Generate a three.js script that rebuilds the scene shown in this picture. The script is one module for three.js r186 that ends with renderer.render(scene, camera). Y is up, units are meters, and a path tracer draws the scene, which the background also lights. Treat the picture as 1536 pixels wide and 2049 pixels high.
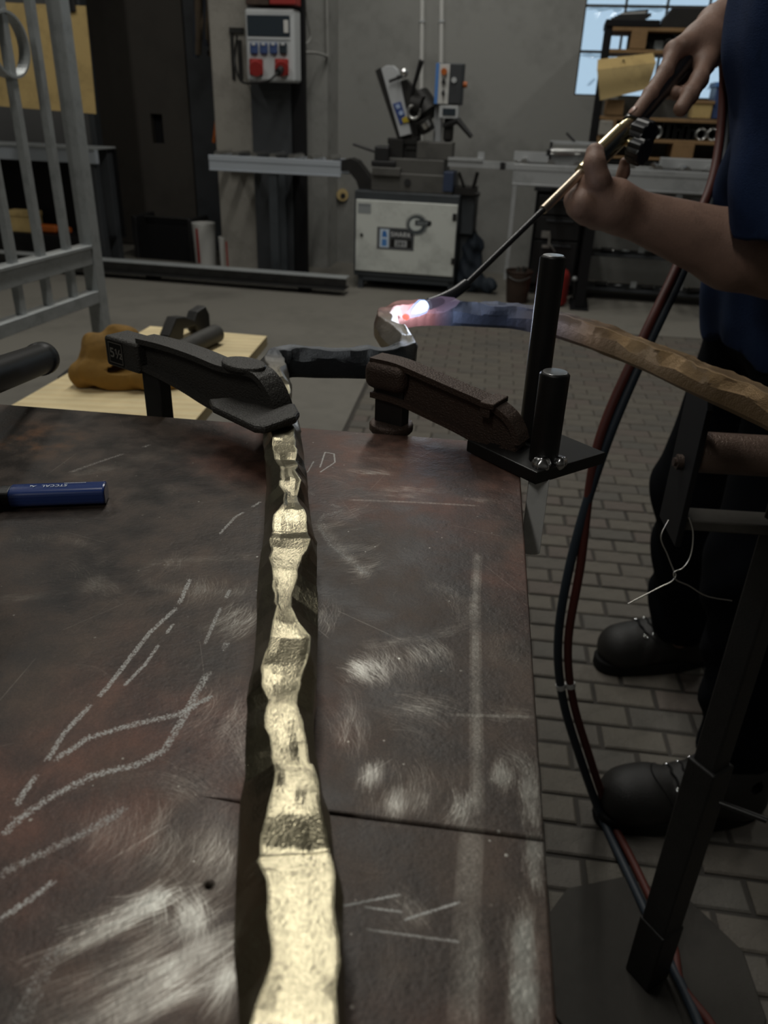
import * as THREE from 'three';
import { RoundedBoxGeometry } from 'three/addons/geometries/RoundedBoxGeometry.js';
import { mergeGeometries, toCreasedNormals, mergeVertices } from 'three/addons/utils/BufferGeometryUtils.js';
import { RectAreaLightUniformsLib } from 'three/addons/lights/RectAreaLightUniformsLib.js';

/* ------------------------------------------------ camera, light, exposure */
const renderer = new THREE.WebGLRenderer({ antialias: true });
renderer.toneMapping = THREE.LinearToneMapping;
renderer.toneMappingExposure = 1.0;
renderer.shadowMap.enabled = true;
RectAreaLightUniformsLib.init();
const scene = new THREE.Scene();
const V = (x, y, z) => new THREE.Vector3(x, y, z);
const IW = 1536, IH = 2049, FOC = 1560, PITCH = 27.55 * Math.PI / 180, ROLL = 2.1 * Math.PI / 180, EYE = V(0, 1.15, 0);
const camera = new THREE.PerspectiveCamera(2 * Math.atan(IH / 2 / FOC) * 180 / Math.PI, IW / IH, 0.02, 60);
const cF = V(0, -Math.sin(PITCH), -Math.cos(PITCH));
const cU0 = V(0, Math.cos(PITCH), -Math.sin(PITCH)), cX0 = V(1, 0, 0);
const cX = cX0.clone().multiplyScalar(Math.cos(ROLL)).addScaledVector(cU0, Math.sin(ROLL));
const cU = cU0.clone().multiplyScalar(Math.cos(ROLL)).addScaledVector(cX0, -Math.sin(ROLL));
camera.matrixAutoUpdate = true;
camera.position.copy(EYE);
camera.quaternion.setFromRotationMatrix(new THREE.Matrix4().makeBasis(cX, cU, cF.clone().negate()));
camera.updateMatrixWorld(true);
camera.focus = 0.46;
camera.userData.fStop = 13;
scene.add(camera);
scene.background = new THREE.Color().setRGB(0.48, 0.64, 0.78);        // pale overcast daylight, seen through the glass blocks only

const CEIL = 3.9;
const LAMP_POWER = 29, LAMP_COLOR = new THREE.Color().setRGB(1.0, 0.98, 0.915);
const LAMPS = [[-0.85, 1.5], [-0.85, 3.2], [-0.85, 4.9], [-0.85, -1.9], [2.3, 4.9], [-3.4, 3.2]];   // ceiling battens in the room's own axes (across, deep)

/* ------------------------------------------------ pixel helpers (a pixel gives a direction; the surface gives the distance) */
const dirOf = (x, y) => cF.clone().addScaledVector(cX, (x - IW / 2) / FOC).addScaledVector(cU, -(y - IH / 2) / FOC);
const onY = (x, y, h) => { const d = dirOf(x, y); return EYE.clone().addScaledVector(d, (h - EYE.y) / d.y); };
const atD = (x, y, dep) => EYE.clone().addScaledVector(dirOf(x, y), dep);
const YB = 10.7 * Math.PI / 180, YT = 6.3 * Math.PI / 180;
const eB = V(Math.cos(YB), 0, Math.sin(YB)), nB = V(Math.sin(YB), 0, -Math.cos(YB));
const eT = V(Math.cos(YT), 0, Math.sin(YT)), lT = V(Math.sin(YT), 0, -Math.cos(YT));
const room = (u, y, w) => V(0, y, 0).addScaledVector(eB, u).addScaledVector(nB, w);
const onW = (x, y, w) => { const d = dirOf(x, y), p = EYE.clone().addScaledVector(d, w / d.dot(nB)); return [p.dot(eB), p.y]; };
const TOP = 0.93;                                                     // height of the welding table
const TC = onY(1037, 889, TOP);                                       // its far corner
const tab = (a, b, y = TOP) => V(TC.x, y, TC.z).addScaledVector(eT, a).addScaledVector(lT, b);
const tabOf = (p) => { const d = p.clone().sub(TC); return [d.dot(eT), d.dot(lT)]; };

let seedN = 12345;
const rnd = () => { seedN |= 0; seedN = seedN + 0x6D2B79F5 | 0; let t = Math.imul(seedN ^ seedN >>> 15, 1 | seedN); t = t + Math.imul(t ^ t >>> 7, 61 | t) ^ t; return ((t ^ t >>> 14) >>> 0) / 4294967296; };
const rr = (a, b) => a + (b - a) * rnd();
const clamp = (v, a = 0, b = 1) => Math.min(b, Math.max(a, v));
const lerp = (a, b, t) => a + (b - a) * t;
const sst = (a, b, x) => { const t = clamp((x - a) / (b - a)); return t * t * (3 - 2 * t); };
function hash3(x, y, z) { let h = Math.imul(x, 374761393) ^ Math.imul(y, 668265263) ^ Math.imul(z, 2147483647 - 3571); h = Math.imul(h ^ h >>> 13, 1274126177); return ((h ^ h >>> 16) >>> 0) / 4294967296; }
function noise3(x, y, z) {
  const X = Math.floor(x), Y = Math.floor(y), Z = Math.floor(z), f = (t) => t * t * (3 - 2 * t), u = f(x - X), v = f(y - Y), w = f(z - Z);
  const L = (a, b, t) => a + (b - a) * t, h = (i, j, k) => hash3(X + i, Y + j, Z + k);
  return L(L(L(h(0, 0, 0), h(1, 0, 0), u), L(h(0, 1, 0), h(1, 1, 0), u), v), L(L(h(0, 0, 1), h(1, 0, 1), u), L(h(0, 1, 1), h(1, 1, 1), u), v), w);
}
const fbm = (x, y, z, o = 4) => { let s = 0, a = 0.5, n = 0; for (let i = 0; i < o; i++) { s += a * noise3(x, y, z); n += a; a *= 0.5; x *= 2.03; y *= 2.03; z *= 2.03; } return s / n; };

/* ------------------------------------------------ textures and materials */
function tileNoise(size, per, oct, seed) {            // tileable value noise, 0..1
  const out = new Float32Array(size * size); let amp = 1, tot = 0;
  for (let o = 0; o < oct; o++) {
    const p = per << o;
    for (let j = 0; j < size; j++) for (let i = 0; i < size; i++) {
      const x = i / size * p, y = j / size * p, X = Math.floor(x), Y = Math.floor(y), f = (t) => t * t * (3 - 2 * t), u = f(x - X), v = f(y - Y);
      const h = (a, b) => hash3((X + a) % p, (Y + b) % p, seed + o * 17);
      out[j * size + i] += amp * lerp(lerp(h(0, 0), h(1, 0), u), lerp(h(0, 1), h(1, 1), u), v);
    }
    tot += amp; amp *= 0.55;
  }
  return out.map((v) => v / tot);
}
function tex(size, fn, srgb, metres) {
  const d = new Uint8Array(size * size * 4);
  for (let j = 0; j < size; j++) for (let i = 0; i < size; i++) { const c = fn(i, j), k = (j * size + i) * 4; for (let q = 0; q < 3; q++) d[k + q] = clamp(c[q] ?? c[0], 0, 1) * 255; d[k + 3] = 255; }
  const t = new THREE.DataTexture(d, size, size);
  t.magFilter = THREE.LinearFilter; t.minFilter = THREE.LinearMipmapLinearFilter; t.generateMipmaps = true;
  t.wrapS = t.wrapT = THREE.RepeatWrapping; if (srgb) t.colorSpace = THREE.SRGBColorSpace;
  t.repeat.set(1 / metres, 1 / metres); t.needsUpdate = true; return t;
}
const N1 = tileNoise(256, 4, 6, 3), N2 = tileNoise(256, 8, 5, 71), N3 = tileNoise(256, 32, 3, 9);
const nAt = (n, i, j) => n[(j & 255) * 256 + (i & 255)];
const grain = (metres, amp, base = 1) => tex(256, (i, j) => { const v = base - amp * 0.5 + amp * (0.55 * nAt(N1, i, j) + 0.3 * nAt(N2, i, j) + 0.15 * nAt(N3, i, j)); return [v, v, v]; }, true, metres);
const bumpTex = (metres, src = N2) => tex(256, (i, j) => [0.6 * nAt(src, i, j) + 0.4 * nAt(N3, i, j)], false, metres);
const G1 = grain(0.5, 0.5), G2 = grain(1.6, 0.55), G3 = grain(0.18, 0.5), B1 = bumpTex(0.12), B2 = bumpTex(0.9), B3 = bumpTex(0.03, N3);
const M = {};
function mat(key, rgb, o = {}) {
  const { hex, ...rest } = o;
  const m = new THREE.MeshPhysicalMaterial({ roughness: 0.6, metalness: 0, ...rest });
  m.color.setRGB(rgb[0], rgb[1], rgb[2]); m.name = key; M[key] = m; return m;
}
mat('wall', [0.27, 0.27, 0.255], { map: G2, roughness: 0.9, bumpMap: B2, bumpScale: 0.002 });
mat('ceiling', [0.28, 0.28, 0.265], { roughness: 0.95 });
mat('concreteFloor', [0.172, 0.162, 0.14], { map: G2, roughness: 0.72, bumpMap: B2, bumpScale: 0.001 });
mat('mortar', [0.052, 0.047, 0.041], { map: G1, roughness: 0.95 });
mat('concrete', [0.29, 0.275, 0.245], { map: G1, roughness: 0.92, bumpMap: B1, bumpScale: 0.002 });
mat('plaster', [0.27, 0.27, 0.255], { map: G1, roughness: 0.92 });
mat('anthracite', [0.036, 0.04, 0.045], { map: G1, roughness: 0.55 });
mat('blackPaint', [0.008, 0.008, 0.009], { roughness: 0.6, specularIntensity: 0.4 });
mat('blackPlastic', [0.014, 0.014, 0.015], { roughness: 0.42 });
mat('blackIron', [0.02, 0.019, 0.018], { map: G3, roughness: 0.5, metalness: 0.3, bumpMap: B3, bumpScale: 0.0004 });
mat('castIron', [0.052, 0.049, 0.044], { map: G3, roughness: 0.55, metalness: 0.3, bumpMap: B3, bumpScale: 0.0006 });
mat('rustIron', [0.075, 0.05, 0.039], { map: G3, roughness: 0.55, metalness: 0.5, bumpMap: B3, bumpScale: 0.0006 });
mat('brightSteel', [0.62, 0.62, 0.61], { map: G3, roughness: 0.3, metalness: 1 });
mat('flatSteel', [0.88, 0.88, 0.86], { map: G3, roughness: 0.4, metalness: 0.35 });
mat('weld', [0.6, 0.6, 0.61], { roughness: 0.22, metalness: 1 });
mat('darkSteel', [0.065, 0.065, 0.064], { map: G3, roughness: 0.42, metalness: 0.85 });
mat('darkRod', [0.022, 0.0215, 0.021], { map: G3, roughness: 0.42, metalness: 0.5 });
mat('groundSteel', [0.7, 0.7, 0.69], { map: G3, roughness: 0.3, metalness: 0.9 });
mat('rollerBrown', [0.17, 0.115, 0.09], { map: G3, roughness: 0.4, metalness: 0.4, bumpMap: B3, bumpScale: 0.0005 });
mat('galv', [0.44, 0.465, 0.47], { map: G3, roughness: 0.42, metalness: 0.4 });
mat('alu', [0.44, 0.455, 0.465], { map: G1, roughness: 0.38, metalness: 0.25 });
mat('rollerBlue', [0.42, 0.46, 0.51], { roughness: 0.45, metalness: 0.2 });
mat('sawWhite', [0.62, 0.645, 0.61], { map: G1, roughness: 0.5 });
mat('sawGrey', [0.04, 0.047, 0.054], { map: G1, roughness: 0.55 });
mat('sawLight', [0.44, 0.455, 0.47], { roughness: 0.5 });
mat('sawBed', [0.11, 0.107, 0.1], { map: G1, roughness: 0.5, metalness: 0.3 });
mat('chrome', [0.85, 0.85, 0.85], { roughness: 0.12, metalness: 1 });
mat('boxGrey', [0.46, 0.48, 0.49], { roughness: 0.5 });
mat('smoke', [0.03, 0.04, 0.05], { roughness: 0.2 });
mat('blueSocket', [0.04, 0.07, 0.18], { roughness: 0.45 });
mat('red', [0.28, 0.02, 0.017], { roughness: 0.5 });
mat('orange', [0.45, 0.11, 0.015], { roughness: 0.5 });
mat('yellow', [0.42, 0.31, 0.015], { roughness: 0.5 });
mat('blueStrip', [0.08, 0.22, 0.55], { roughness: 0.5 });
mat('whitePlastic', [0.55, 0.55, 0.53], { roughness: 0.5 });
mat('kraft', [0.52, 0.375, 0.155], { map: G1, roughness: 0.85 });
mat('kraftPale', [0.46, 0.345, 0.155], { map: G1, roughness: 0.85 });
mat('palletWood', [0.26, 0.155, 0.068], { map: G1, roughness: 0.8 });
mat('leather', [0.26, 0.14, 0.024], { map: G3, roughness: 0.85, bumpMap: B3, bumpScale: 0.0006 });
mat('shirt', [0.017, 0.031, 0.078], { map: G3, roughness: 0.95, bumpMap: B3, bumpScale: 0.0008, specularIntensity: 0.3 });
mat('trousers', [0.0045, 0.0052, 0.007], { map: G3, roughness: 1, specularIntensity: 0.15 });
mat('bootLeather', [0.012, 0.011, 0.01], { map: G3, roughness: 0.5, bumpMap: B3, bumpScale: 0.0006 });
mat('bootSole', [0.008, 0.008, 0.008], { roughness: 0.8, specularIntensity: 0.4 });
mat('skin', [0.29, 0.175, 0.13], { map: grain(0.07, 0.35), roughness: 0.55, bumpMap: B3, bumpScale: 0.0004 });
mat('nail', [0.52, 0.33, 0.27], { roughness: 0.35 });
mat('hair', [0.03, 0.02, 0.015], { roughness: 0.8 });
mat('eyeWhite', [0.7, 0.7, 0.68], { roughness: 0.3 });
mat('brass', [0.66, 0.57, 0.34], { roughness: 0.24, metalness: 1 });
mat('copperTube', [0.55, 0.47, 0.37], { roughness: 0.35, metalness: 1 });
mat('torchBlack', [0.016, 0.016, 0.018], { roughness: 0.35 });
mat('hoseRed', [0.085, 0.017, 0.011], { roughness: 0.6 });
mat('hoseBlue', [0.018, 0.027, 0.038], { roughness: 0.55 });
mat('lighterBlue', [0.022, 0.05, 0.2], { roughness: 0.22, clearcoat: 0.6, clearcoatRoughness: 0.1 });
mat('blueBag', [0.011, 0.018, 0.028], { roughness: 0.8 });
mat('lampBody', [0.7, 0.7, 0.7], { roughness: 0.5 });
mat('glass', [0.93, 0.97, 1.0], { roughness: 0.06, transmission: 1, thickness: 0.08, ior: 1.5 });
mat('wire', [0.62, 0.60, 0.56], { roughness: 0.3, metalness: 1 });
mat('door', [0.05, 0.044, 0.037], { map: G2, roughness: 0.7 });
mat('cloth', [0.025, 0.03, 0.04], { map: G3, roughness: 0.95 });
mat('ragBrown', [0.08, 0.06, 0.04], { map: G3, roughness: 0.95 });
mat('outside', [0.75, 0.78, 0.8], { roughness: 1 });
mat('diffuser', [0.8, 0.8, 0.78], { roughness: 0.6, emissive: new THREE.Color(1, 0.96, 0.88), emissiveIntensity: 1.4 });
{ // pine board: long grain
  const t = tex(256, (i, j) => { const g = 0.5 + 0.5 * Math.sin((j / 256 * 9 + 0.9 * nAt(N1, i >> 2, j)) * 6.283); const v = 0.88 - 0.03 * g * g - 0.05 * nAt(N3, i >> 3, j) + 0.16 * nAt(N1, i, j); return [v, v * (0.96 - 0.02 * g), v * (0.88 - 0.05 * g)]; }, true, 0.22);
  mat('pine', [0.95, 0.87, 0.63], { map: t, roughness: 0.6 });
}

/* ------------------------------------------------ building helpers */
const used = {};
const numbered = (n) => { if (used[n] === undefined) { used[n] = 0; return n; } return n + '_' + String(++used[n]).padStart(3, '0'); };
function boxUV(g) {
  g = g.index ? g.toNonIndexed() : g;
  const p = g.attributes.position, uv = new Float32Array(p.count * 2), a = V(), b = V(), c = V();
  for (let i = 0; i < p.count; i += 3) {
    a.fromBufferAttribute(p, i); b.fromBufferAttribute(p, i + 1); c.fromBufferAttribute(p, i + 2);
    const n = b.clone().sub(a).cross(c.clone().sub(a)), ax = Math.abs(n.x), ay = Math.abs(n.y), az = Math.abs(n.z);
    for (let k = 0; k < 3; k++) { const q = k === 0 ? a : k === 1 ? b : c; const [s, t] = ax > ay && ax > az ? [q.z, q.y] : ay > az ? [q.x, q.z] : [q.x, q.y]; uv[(i + k) * 2] = s; uv[(i + k) * 2 + 1] = t; }
  }
  g.setAttribute('uv', new THREE.BufferAttribute(uv, 2)); return g;
}
function obj(name, geo, m, parent, keepUV) {
  if (Array.isArray(geo)) geo = mergeGeometries(geo.map((g) => { g = g.index ? g.toNonIndexed() : g; for (const k of Object.keys(g.attributes)) if (!['position', 'normal', 'uv'].includes(k)) g.deleteAttribute(k); if (!g.attributes.uv) g.setAttribute('uv', new THREE.BufferAttribute(new Float32Array(g.attributes.position.count * 2), 2)); return g; }));
  const mm = typeof m === 'string' ? M[m] : m;
  if (!keepUV && (mm.map || mm.bumpMap)) geo = boxUV(geo);
  const o = new THREE.Mesh(geo, mm); o.name = parent ? name : numbered(name); o.castShadow = o.receiveShadow = true;
  (parent || scene).add(o); return o;
}
function tag(o, label, category, group) { o.userData.label = label; o.userData.category = category; if (group) o.userData.group = group; return o; }
function struct(o) { o.userData.kind = 'structure'; return o; }
function thing(name, label, category, pos = V(0, 0, 0), turn = 0, group) {
  const g = new THREE.Group(); g.name = numbered(name); g.position.copy(pos); g.rotation.y = turn; scene.add(g);
  return tag(g, label, category, group);
}
const bx = (x0, y0, z0, x1, y1, z1, r) => {
  const w = Math.abs(x1 - x0), h = Math.abs(y1 - y0), d = Math.abs(z1 - z0);
  const g = r ? new RoundedBoxGeometry(w, h, d, 2, Math.min(r, w / 2.05, h / 2.05, d / 2.05)) : new THREE.BoxGeometry(w, h, d);
  return g.translate((x0 + x1) / 2, (y0 + y1) / 2, (z0 + z1) / 2);
};
function along(g, a, b) {               // a geometry built round +y from 0 to its length, laid from a to b
  const d = b.clone().sub(a), q = new THREE.Quaternion().setFromUnitVectors(V(0, 1, 0), d.clone().normalize());
  return g.applyQuaternion(q).translate(a.x, a.y, a.z);
}
const rod = (a, b, r0, r1 = r0, seg = 20, open = false) => { const L = a.distanceTo(b); return along(new THREE.CylinderGeometry(r1, r0, L, seg, 1, open).translate(0, L / 2, 0), a, b); };
const lathe = (pts, seg = 28) => new THREE.LatheGeometry(pts.map((p) => new THREE.Vector2(p[0], p[1])), seg);
const tube = (pts, r, seg = 60, rs = 10, closed = false) => new THREE.TubeGeometry(new THREE.CatmullRomCurve3(pts, closed, 'centripetal'), seg, r, rs, closed);
function bar(a, b, w, h, up = V(0, 1, 0), r = 0) {   // rectangular bar from a to b, w across, h along up
  const L = a.distanceTo(b), z = b.clone().sub(a).normalize(), x = up.clone().cross(z).normalize(), y = z.clone().cross(x);
  const g = r ? new RoundedBoxGeometry(w, h, L, 2, r) : new THREE.BoxGeometry(w, h, L);
  return g.applyMatrix4(new THREE.Matrix4().makeBasis(x, y, z)).translate((a.x + b.x) / 2, (a.y + b.y) / 2, (a.z + b.z) / 2);
}
function prism(pts, depth, bevel = 0, holes = []) {  // outline in x, y extruded along +z from 0 to depth
  const s = new THREE.Shape(pts.map((p) => new THREE.Vector2(p[0], p[1])));
  for (const h of holes) s.holes.push(new THREE.Path(h.map((p) => new THREE.Vector2(p[0], p[1]))));
  return bevel ? new THREE.ExtrudeGeometry(s, { depth: depth - 2 * bevel, bevelEnabled: true, bevelSize: bevel, bevelThickness: bevel, bevelOffset: -bevel, bevelSegments: 2 }).translate(0, 0, bevel)
    : new THREE.ExtrudeGeometry(s, { depth, bevelEnabled: false });
}
function canvasTex(w, h, draw) {
  const c = document.createElement('canvas'); c.width = w; c.height = h; draw(c.getContext('2d'), w, h);
  const t = new THREE.CanvasTexture(c); t.colorSpace = THREE.SRGBColorSpace; return t;
}
// things that stand along the back wall: a group in the room's axes (x along the wall, y up, z towards the viewer)
function roomThing(name, label, category, u, w, group, y = 0) { const g = thing(name, label, category, room(u, y, w), -YB, group); g.userData_u = u; g.U = u; g.W = w; g.Y0 = y; delete g.userData_u; return g; }
const loc = (g, x, y, dw = 0) => { const [u, h] = onW(x, y, g.W + dw); return V(u - g.U, h - g.Y0, -dw); };
// a box whose face towards us covers the pixels x0..x1, y0..y1 on the plane dw behind the group's own, d deep
function pb(g, x0, y0, x1, y1, dw, d, r = 0) {
  const xm = (x0 + x1) / 2, ym = (y0 + y1) / 2, a = loc(g, x0, ym, dw), b = loc(g, x1, ym, dw), c = loc(g, xm, y0, dw), e = loc(g, xm, y1, dw);
  return bx(a.x, e.y, -dw - d, b.x, c.y, -dw, r);
}
/* surface nets: meshes a signed distance field */
function surfNet(sdf, lo, hi, cell) {
  const nx = Math.ceil((hi.x - lo.x) / cell) + 1, ny = Math.ceil((hi.y - lo.y) / cell) + 1, nz = Math.ceil((hi.z - lo.z) / cell) + 1;
  const F = new Float32Array(nx * ny * nz), id = (i, j, k) => (k * ny + j) * nx + i;
  for (let k = 0; k < nz; k++) for (let j = 0; j < ny; j++) for (let i = 0; i < nx; i++) F[id(i, j, k)] = sdf(lo.x + i * cell, lo.y + j * cell, lo.z + k * cell);
  const vid = new Int32Array(nx * ny * nz).fill(-1), pos = [], idx = [];
  const C = [[0, 0, 0], [1, 0, 0], [0, 1, 0], [1, 1, 0], [0, 0, 1], [1, 0, 1], [0, 1, 1], [1, 1, 1]], Ed = [[0, 1], [2, 3], [4, 5], [6, 7], [0, 2], [1, 3], [4, 6], [5, 7], [0, 4], [1, 5], [2, 6], [3, 7]];
  for (let k = 0; k < nz - 1; k++) for (let j = 0; j < ny - 1; j++) for (let i = 0; i < nx - 1; i++) {
    const v = C.map(([a, b, c]) => F[id(i + a, j + b, k + c)]); let m = 0; v.forEach((q) => { if (q < 0) m++; });
    if (m === 0 || m === 8) continue;
    let x = 0, y = 0, z = 0, n = 0;
    for (const [a, b] of Ed) if ((v[a] < 0) !== (v[b] < 0)) { const t = v[a] / (v[a] - v[b]); x += lerp(C[a][0], C[b][0], t); y += lerp(C[a][1], C[b][1], t); z += lerp(C[a][2], C[b][2], t); n++; }
    vid[id(i, j, k)] = pos.length / 3; pos.push(lo.x + (i + x / n) * cell, lo.y + (j + y / n) * cell, lo.z + (k + z / n) * cell);
  }
  const quad = (a, b, c, d, flip) => { if (a < 0 || b < 0 || c < 0 || d < 0) return; if (flip) idx.push(a, c, b, a, d, c); else idx.push(a, b, c, a, c, d); };
  for (let k = 1; k < nz - 1; k++) for (let j = 1; j < ny - 1; j++) for (let i = 1; i < nx - 1; i++) {
    const f = F[id(i, j, k)] < 0;
    if (f !== (F[id(i + 1, j, k)] < 0)) quad(vid[id(i, j - 1, k - 1)], vid[id(i, j, k - 1)], vid[id(i, j, k)], vid[id(i, j - 1, k)], !f);
    if (f !== (F[id(i, j + 1, k)] < 0)) quad(vid[id(i - 1, j, k - 1)], vid[id(i - 1, j, k)], vid[id(i, j, k)], vid[id(i, j, k - 1)], !f);
    if (f !== (F[id(i, j, k + 1)] < 0)) quad(vid[id(i - 1, j - 1, k)], vid[id(i, j - 1, k)], vid[id(i, j, k)], vid[id(i - 1, j, k)], !f);
  }
  const P = new Float32Array(pos), Nn = new Float32Array(P.length), e = cell * 0.5;
  for (let i = 0; i < P.length; i += 3) {
    const [x, y, z] = [P[i], P[i + 1], P[i + 2]], a = sdf(x + e, y, z) - sdf(x - e, y, z), b = sdf(x, y + e, z) - sdf(x, y - e, z), c = sdf(x, y, z + e) - sdf(x, y, z - e), l = Math.hypot(a, b, c) || 1;
    Nn[i] = a / l; Nn[i + 1] = b / l; Nn[i + 2] = c / l;
  }
  const g = new THREE.BufferGeometry(); g.setAttribute('position', new THREE.BufferAttribute(P, 3)); g.setAttribute('normal', new THREE.BufferAttribute(Nn, 3)); g.setIndex(idx); return g;
}
const smin = (a, b, k) => { const h = Math.max(k - Math.abs(a - b), 0) / k; return Math.min(a, b) - h * h * k * 0.25; };
function caps(list) {  // [[a, b, ra, rb], ...] with Vector3 ends
  return list.map(([a, b, ra, rb = ra]) => { const dx = b.x - a.x, dy = b.y - a.y, dz = b.z - a.z, L2 = dx * dx + dy * dy + dz * dz || 1e-9; return (x, y, z) => { const px = x - a.x, py = y - a.y, pz = z - a.z, t = clamp((px * dx + py * dy + pz * dz) / L2); return Math.hypot(px - t * dx, py - t * dy, pz - t * dz) - (ra + (rb - ra) * t); }; });
}
const blend = (fs, k) => (x, y, z) => { let d = 1e3; for (const f of fs) d = smin(d, f(x, y, z), k); return d; };
function boundsOf(list, pad) { const b = new THREE.Box3(); for (const [a, c, ra, rb = ra] of list) { b.expandByPoint(a); b.expandByPoint(c); } return [b.min.clone().addScalar(-pad), b.max.clone().addScalar(pad)]; }
/* ================================================ the setting */
const WALL = 6.4;
{
  const g = new THREE.Group(); g.name = 'floor'; struct(g); scene.add(g); used.floor = 0;
  const fl = (p, q, y = 0) => V(0, y, 0).addScaledVector(eT, p).addScaledVector(lT, q);
  const pq = (x, y) => { const v = onY(x, y, 0); return [v.dot(eT), v.dot(lT)]; };
  const qa = pq(1100, 1707)[1], qb = pq(1075, 1088.5)[1], PQ = (qb - qa) / 16, PP = PQ * 1.95;
  const edge = pq(715, 810)[0], farQ = 4.7;
  const turnT = (geo) => geo.applyMatrix4(new THREE.Matrix4().makeBasis(eT, V(0, 1, 0), lT.clone().negate()));
  obj('mortar_bed', turnT(bx(-6, -0.2, 5, 7, -0.005, -8.6)), 'mortar', g);
  obj('concrete_slab', turnT(bx(-6, -0.15, 5, edge - 0.012, 0, -8.6)), 'concreteFloor', g);
  obj('concrete_slab', turnT(bx(edge - 0.012, -0.15, -farQ - 0.01, 7, 0.0004, -8.6)), 'concreteFloor', g);
  const tones = [[0.118, 0.104, 0.086], [0.108, 0.097, 0.082], [0.126, 0.112, 0.091], [0.118, 0.098, 0.083], [0.102, 0.094, 0.081], [0.121, 0.109, 0.089]].map((c, i) => mat('paver' + i, c, { map: grain(0.16, 0.5), roughness: 0.72, bumpMap: B1, bumpScale: 0.0022 }));
  const variant = (w, d) => {
    const e = 0.0035, y0 = -0.02, hw = w / 2, hd = d / 2, P = [], I = [];
    for (const [yy, s] of [[y0, 0], [-e * 0.8, 0], [0, e]]) for (const [sx, sz] of [[-1, -1], [1, -1], [1, 1], [-1, 1]]) P.push(sx * (hw - s), yy, sz * (hd - s));
    for (const r of [0, 4]) for (let k = 0; k < 4; k++) { const a = r + k, b = r + (k + 1) % 4; I.push(a, a + 4, b, b, a + 4, b + 4); }
    I.push(8, 11, 10, 8, 10, 9);
    let q = new THREE.BufferGeometry(); q.setAttribute('position', new THREE.Float32BufferAttribute(P, 3)); q.setIndex(I); q = q.toNonIndexed(); q.computeVertexNormals(); return boxUV(q);
  };
  const shapes = [0, 1, 2].map(() => variant(PP - 0.0075 - rr(0, 0.002), PQ - 0.0065 - rr(0, 0.0015))), half = variant(PP / 2 - 0.0075, PQ - 0.0065), tight = variant(PP - 0.0035, PQ - 0.0030);
  const all = [], q0 = qa - Math.ceil((qa + 0.5) / PQ) * PQ;
  for (let r = 0; q0 + r * PQ < farQ - PQ; r++) {
    const q = q0 + (r + 0.5) * PQ, off = (r % 2) * 0.5 * PP + rr(-0.012, 0.012);
    const first = edge + 0.004 + PP / 2;
    if (r % 2) all.push({ p: edge + 0.004 + PP / 4, q, half: true });
    for (let p = first + (r % 2) * PP / 2; p < 3.2; p += PP) all.push({ p, q: q + rr(-0.0012, 0.0012), wob: rr(-0.012, 0.012) });
    void off;
  }
  const vp = new THREE.Matrix4().multiplyMatrices(camera.projectionMatrix, camera.matrixWorldInverse);
  for (const s of all) {
    const c = fl(s.p, s.q).applyMatrix4(camera.matrixWorldInverse), X = IW / 2 + FOC * c.x / -c.z, Y = IH / 2 - FOC * c.y / -c.z;
    s.size = c.z < -0.1 && X > -20 && X < IW + 20 && Y < IH + 20 && (X > 1050 + (Y - 1080) * 0.055 || Y < 850) ? 1 / (-c.z) : 0;
    s.shape = s.half ? half : s.q > 2.5 ? tight : shapes[Math.floor(rnd() * 3)]; s.tone = tones[Math.floor(rnd() * tones.length)]; s.y = rr(-0.0012, 0.0012); s.turn = rr(-0.008, 0.008);
  }
  void vp;
  all.sort((a, b) => b.size - a.size);
  const rest = tones.map(() => []);
  all.forEach((s, i) => {
    const pos = fl(s.p, s.q, s.y);
    if (i < 300 && s.size) { const m = new THREE.Mesh(s.shape, s.tone); m.name = i ? 'paver_' + String(i).padStart(3, '0') : 'paver'; m.position.copy(pos); m.rotation.y = -YT + s.turn; m.receiveShadow = m.castShadow = true; g.add(m); }
    else rest[tones.indexOf(s.tone)].push(s.shape.clone().rotateY(-YT + s.turn).translate(pos.x, pos.y, pos.z));
  });
  rest.forEach((l, i) => { if (l.length) { const m = obj('paver_field', l, tones[i], g, true); m.userData.kind = 'stuff'; } });
}
const roomGeo = (geo) => geo.applyMatrix4(new THREE.Matrix4().makeBasis(eB, V(0, 1, 0), nB.clone().negate()));
const UL = -5.2, UR = 4.2, WF = -3.6;
const WIN = { u0: onW(1148, 190, WALL)[0], y0: onW(1170, 191, WALL)[1], p: 0.268, nx: 5, ny: 5 };
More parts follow.
